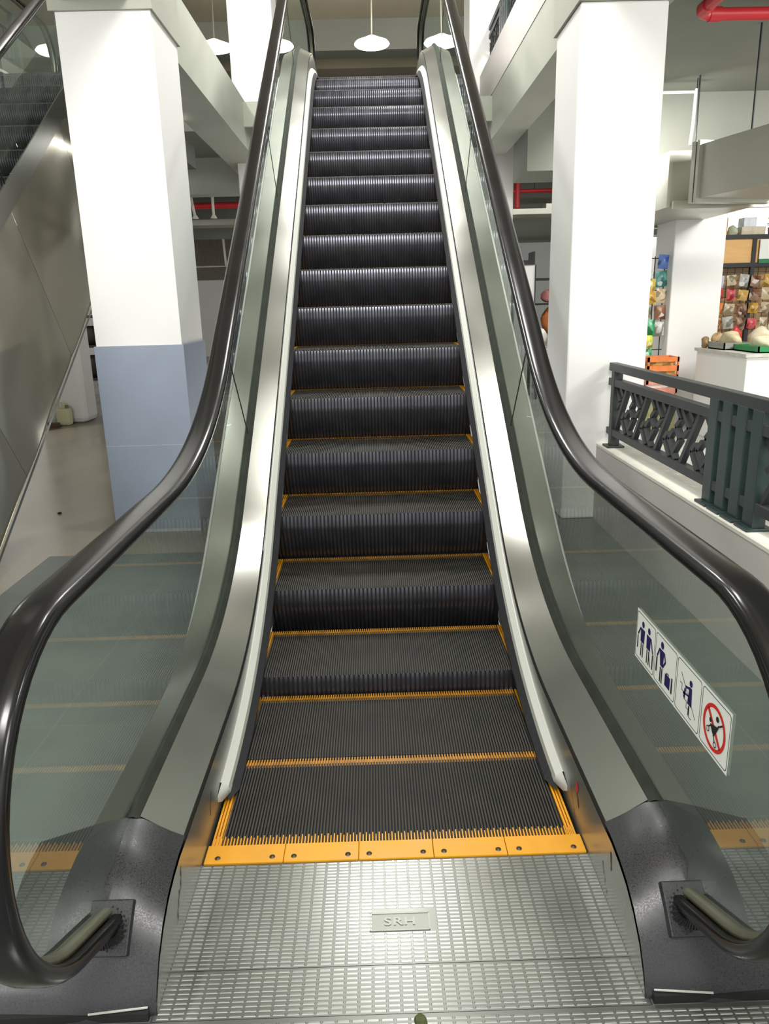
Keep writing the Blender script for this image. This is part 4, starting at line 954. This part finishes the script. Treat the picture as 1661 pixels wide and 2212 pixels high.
bag(2.98, 13.08, 1.385, 0.13, 0.1, 0.20, plain('rose_cloth', 214, 140, 136), 'rose bundle above the orange cloth bundle', 'cloth', seed=42, name='cloth_bundle')
bag(2.75, 13.08, 0.885, 0.045, 0.1, 0.30, PK['white'], 'narrow white packet beside the orange cloth bundle', seed=43)
fl_ = empty('goods_table', (2.35, 11.2, 0), 'low table of pale goods beside the right handrail', 'table')
q = MB(); q.box((0, 0, 0.70), (1.2, 0.6, 0.74), PK['white']); q.build('tabletop', fl_)
for x in (0.02, 1.14):
    for y in (0.02, 0.54): q = MB(); q.box((x, y, 0), (x+.04, y+.04, 0.70), M['black']); q.build('leg', fl_)
for k, (dx, c, s_) in enumerate(((0.11,'white',.08), (0.38,'pink',.10), (0.24,'red',.05), (0.66,'clear',.10))):
    bag(2.38+dx, 11.45 - (0.2 if k == 2 else 0), 0.74, s_, s_, 0.26 if k != 2 else 0.16, PK[c], ['white bag', 'pink bag', 'dark red bag', 'clear bag'][k] + ' on the low table beside the right handrail', seed=50+k)

# ------------------------------------------------------------------ lights
def area(name, loc, tgt, size, power, col=(1, 0.97, 0.92), size_y=None):
    l = bpy.data.lights.new(name, 'AREA'); l.energy = power; l.color = col; l.size = size
    if size_y: l.shape = 'RECTANGLE'; l.size_y = size_y
    else: l.shape = 'DISK'
    o = bpy.data.objects.new(name, l); COL.objects.link(o); o.location = loc
    o.rotation_euler = (Vector(tgt) - Vector(loc)).to_track_quat('-Z', 'Y').to_euler(); return o
W_ = (1.0, 0.985, 0.955)
area('upper_lamp_light_a', (0.0, 7.3, 5.3), (0.0, 7.3, 0), 0.35, 110, W_)
area('upper_lamp_light_b', (0.35, 4.2, 5.4), (0.35, 4.2, 0), 0.5, 60, W_)
area('upper_lamp_light_c', (-3.0, 5.5, 6.2), (-4.5, 6.5, 3.6), 0.8, 130, W_)
area('upper_lamp_light_d', (0.0, -1.4, 5.0), (0.0, 6, 2.6), 2.2, 230, W_, 1.0)
area('upper_lamp_light_e', (2.6, 7.6, 6.2), (2.0, 9.8, 4.2), 0.8, 90, W_)
area('upper_ceiling_fill', (0.0, 12.5, 5.0), (0.0, 15.5, 6.6), 1.0, 60, W_)  # added light aimed upwards to brighten the far upper ceiling
area('left_steps_fill', (-2.9, 6.5, 6.3), (-2.9, 6.2, 2.4), 0.8, 90, W_)  # added over the left escalator to brighten its dark steps
area('front_left_light', (-3.6, -1.0, 3.0), (-1.5, 4.9, 1.9), 1.4, 105, W_)
area('front_right_light', (3.4, -0.6, 3.1), (1.6, 4.9, 1.7), 1.4, 85, W_)
area('left_hall_light', (-6.0, 8.0, 3.3), (-5.5, 8.0, 0), 1.2, 80, W_, 0.4)
area('right_hall_light', (4.6, 5.6, 3.0), (4.2, 7.4, 0.8), 1.2, 90, W_, 0.5)
area('kiosk_light', (2.5, 7.6, 2.9), (3.5, 8.8, 1.4), 0.5, 40, W_)
area('right_near_light', (4.5, 2.0, 3.2), (3.0, 3.5, 0), 1.2, 50, W_, 0.4)
area('far_hall_light', (2.2, 11.2, 3.30), (2.2, 11.9, 0), 2.6, 34, W_, 0.10)
area('cladding_streak_light', (0.0, 9.4, 3.28), (0.0, 9.2, 0), 2.2, 12, W_, 0.14)  # thin light added under the slab for bright streaks on the left cladding
area('kiosk_wall_fill', (5.2, 10.7, 3.3), (5.2, 11.7, 2.6), 1.2, 40, W_, 0.3)  # added to brighten the white partition behind the kiosk shelf
area('left_far_light', (-3.6, 19.5, 3.3), (-3.3, 17, 1), 1.0, 80, (1, .95, .88))

w = bpy.data.worlds.new('hall_fill'); S.world = w; w.use_nodes = True
w.node_tree.nodes['Background'].inputs[0].default_value = (0.97, 0.98, 0.96, 1); w.node_tree.nodes['Background'].inputs[1].default_value = 1.3

# ------------------------------------------------------------------ camera
F = 1617.86; PITCH_, YAW_, ROLL_ = 0.2700098, 0.0096603, -0.0263185
cp, sp = cos(PITCH_), sin(PITCH_); cy, sy = cos(YAW_), sin(YAW_)
f_ = Vector((sy*cp, cy*cp, -sp)); r0 = Vector((cy, -sy, 0)); u0 = r0.cross(f_)
r1 = r0*cos(ROLL_) + u0*sin(ROLL_); u1 = u0*cos(ROLL_) - r0*sin(ROLL_)
cam = bpy.data.cameras.new('camera'); co = bpy.data.objects.new('camera', cam); COL.objects.link(co)
from mathutils import Matrix
mw = Matrix(((r1.x, u1.x, -f_.x, -0.02117), (r1.y, u1.y, -f_.y, 0.0), (r1.z, u1.z, -f_.z, 1.42343), (0, 0, 0, 1)))
co.matrix_world = mw
cam.sensor_fit = 'VERTICAL'; cam.sensor_height = 36.0; cam.lens = F / 2212 * 36.0; cam.clip_start = 0.02; cam.clip_end = 200
S.camera = co
S.cycles.sample_clamp_indirect = 5.0; S.cycles.caustics_reflective = False; S.cycles.caustics_refractive = False
S.view_settings.view_transform = 'Standard'; S.view_settings.look = 'None'; S.view_settings.exposure = 0.3
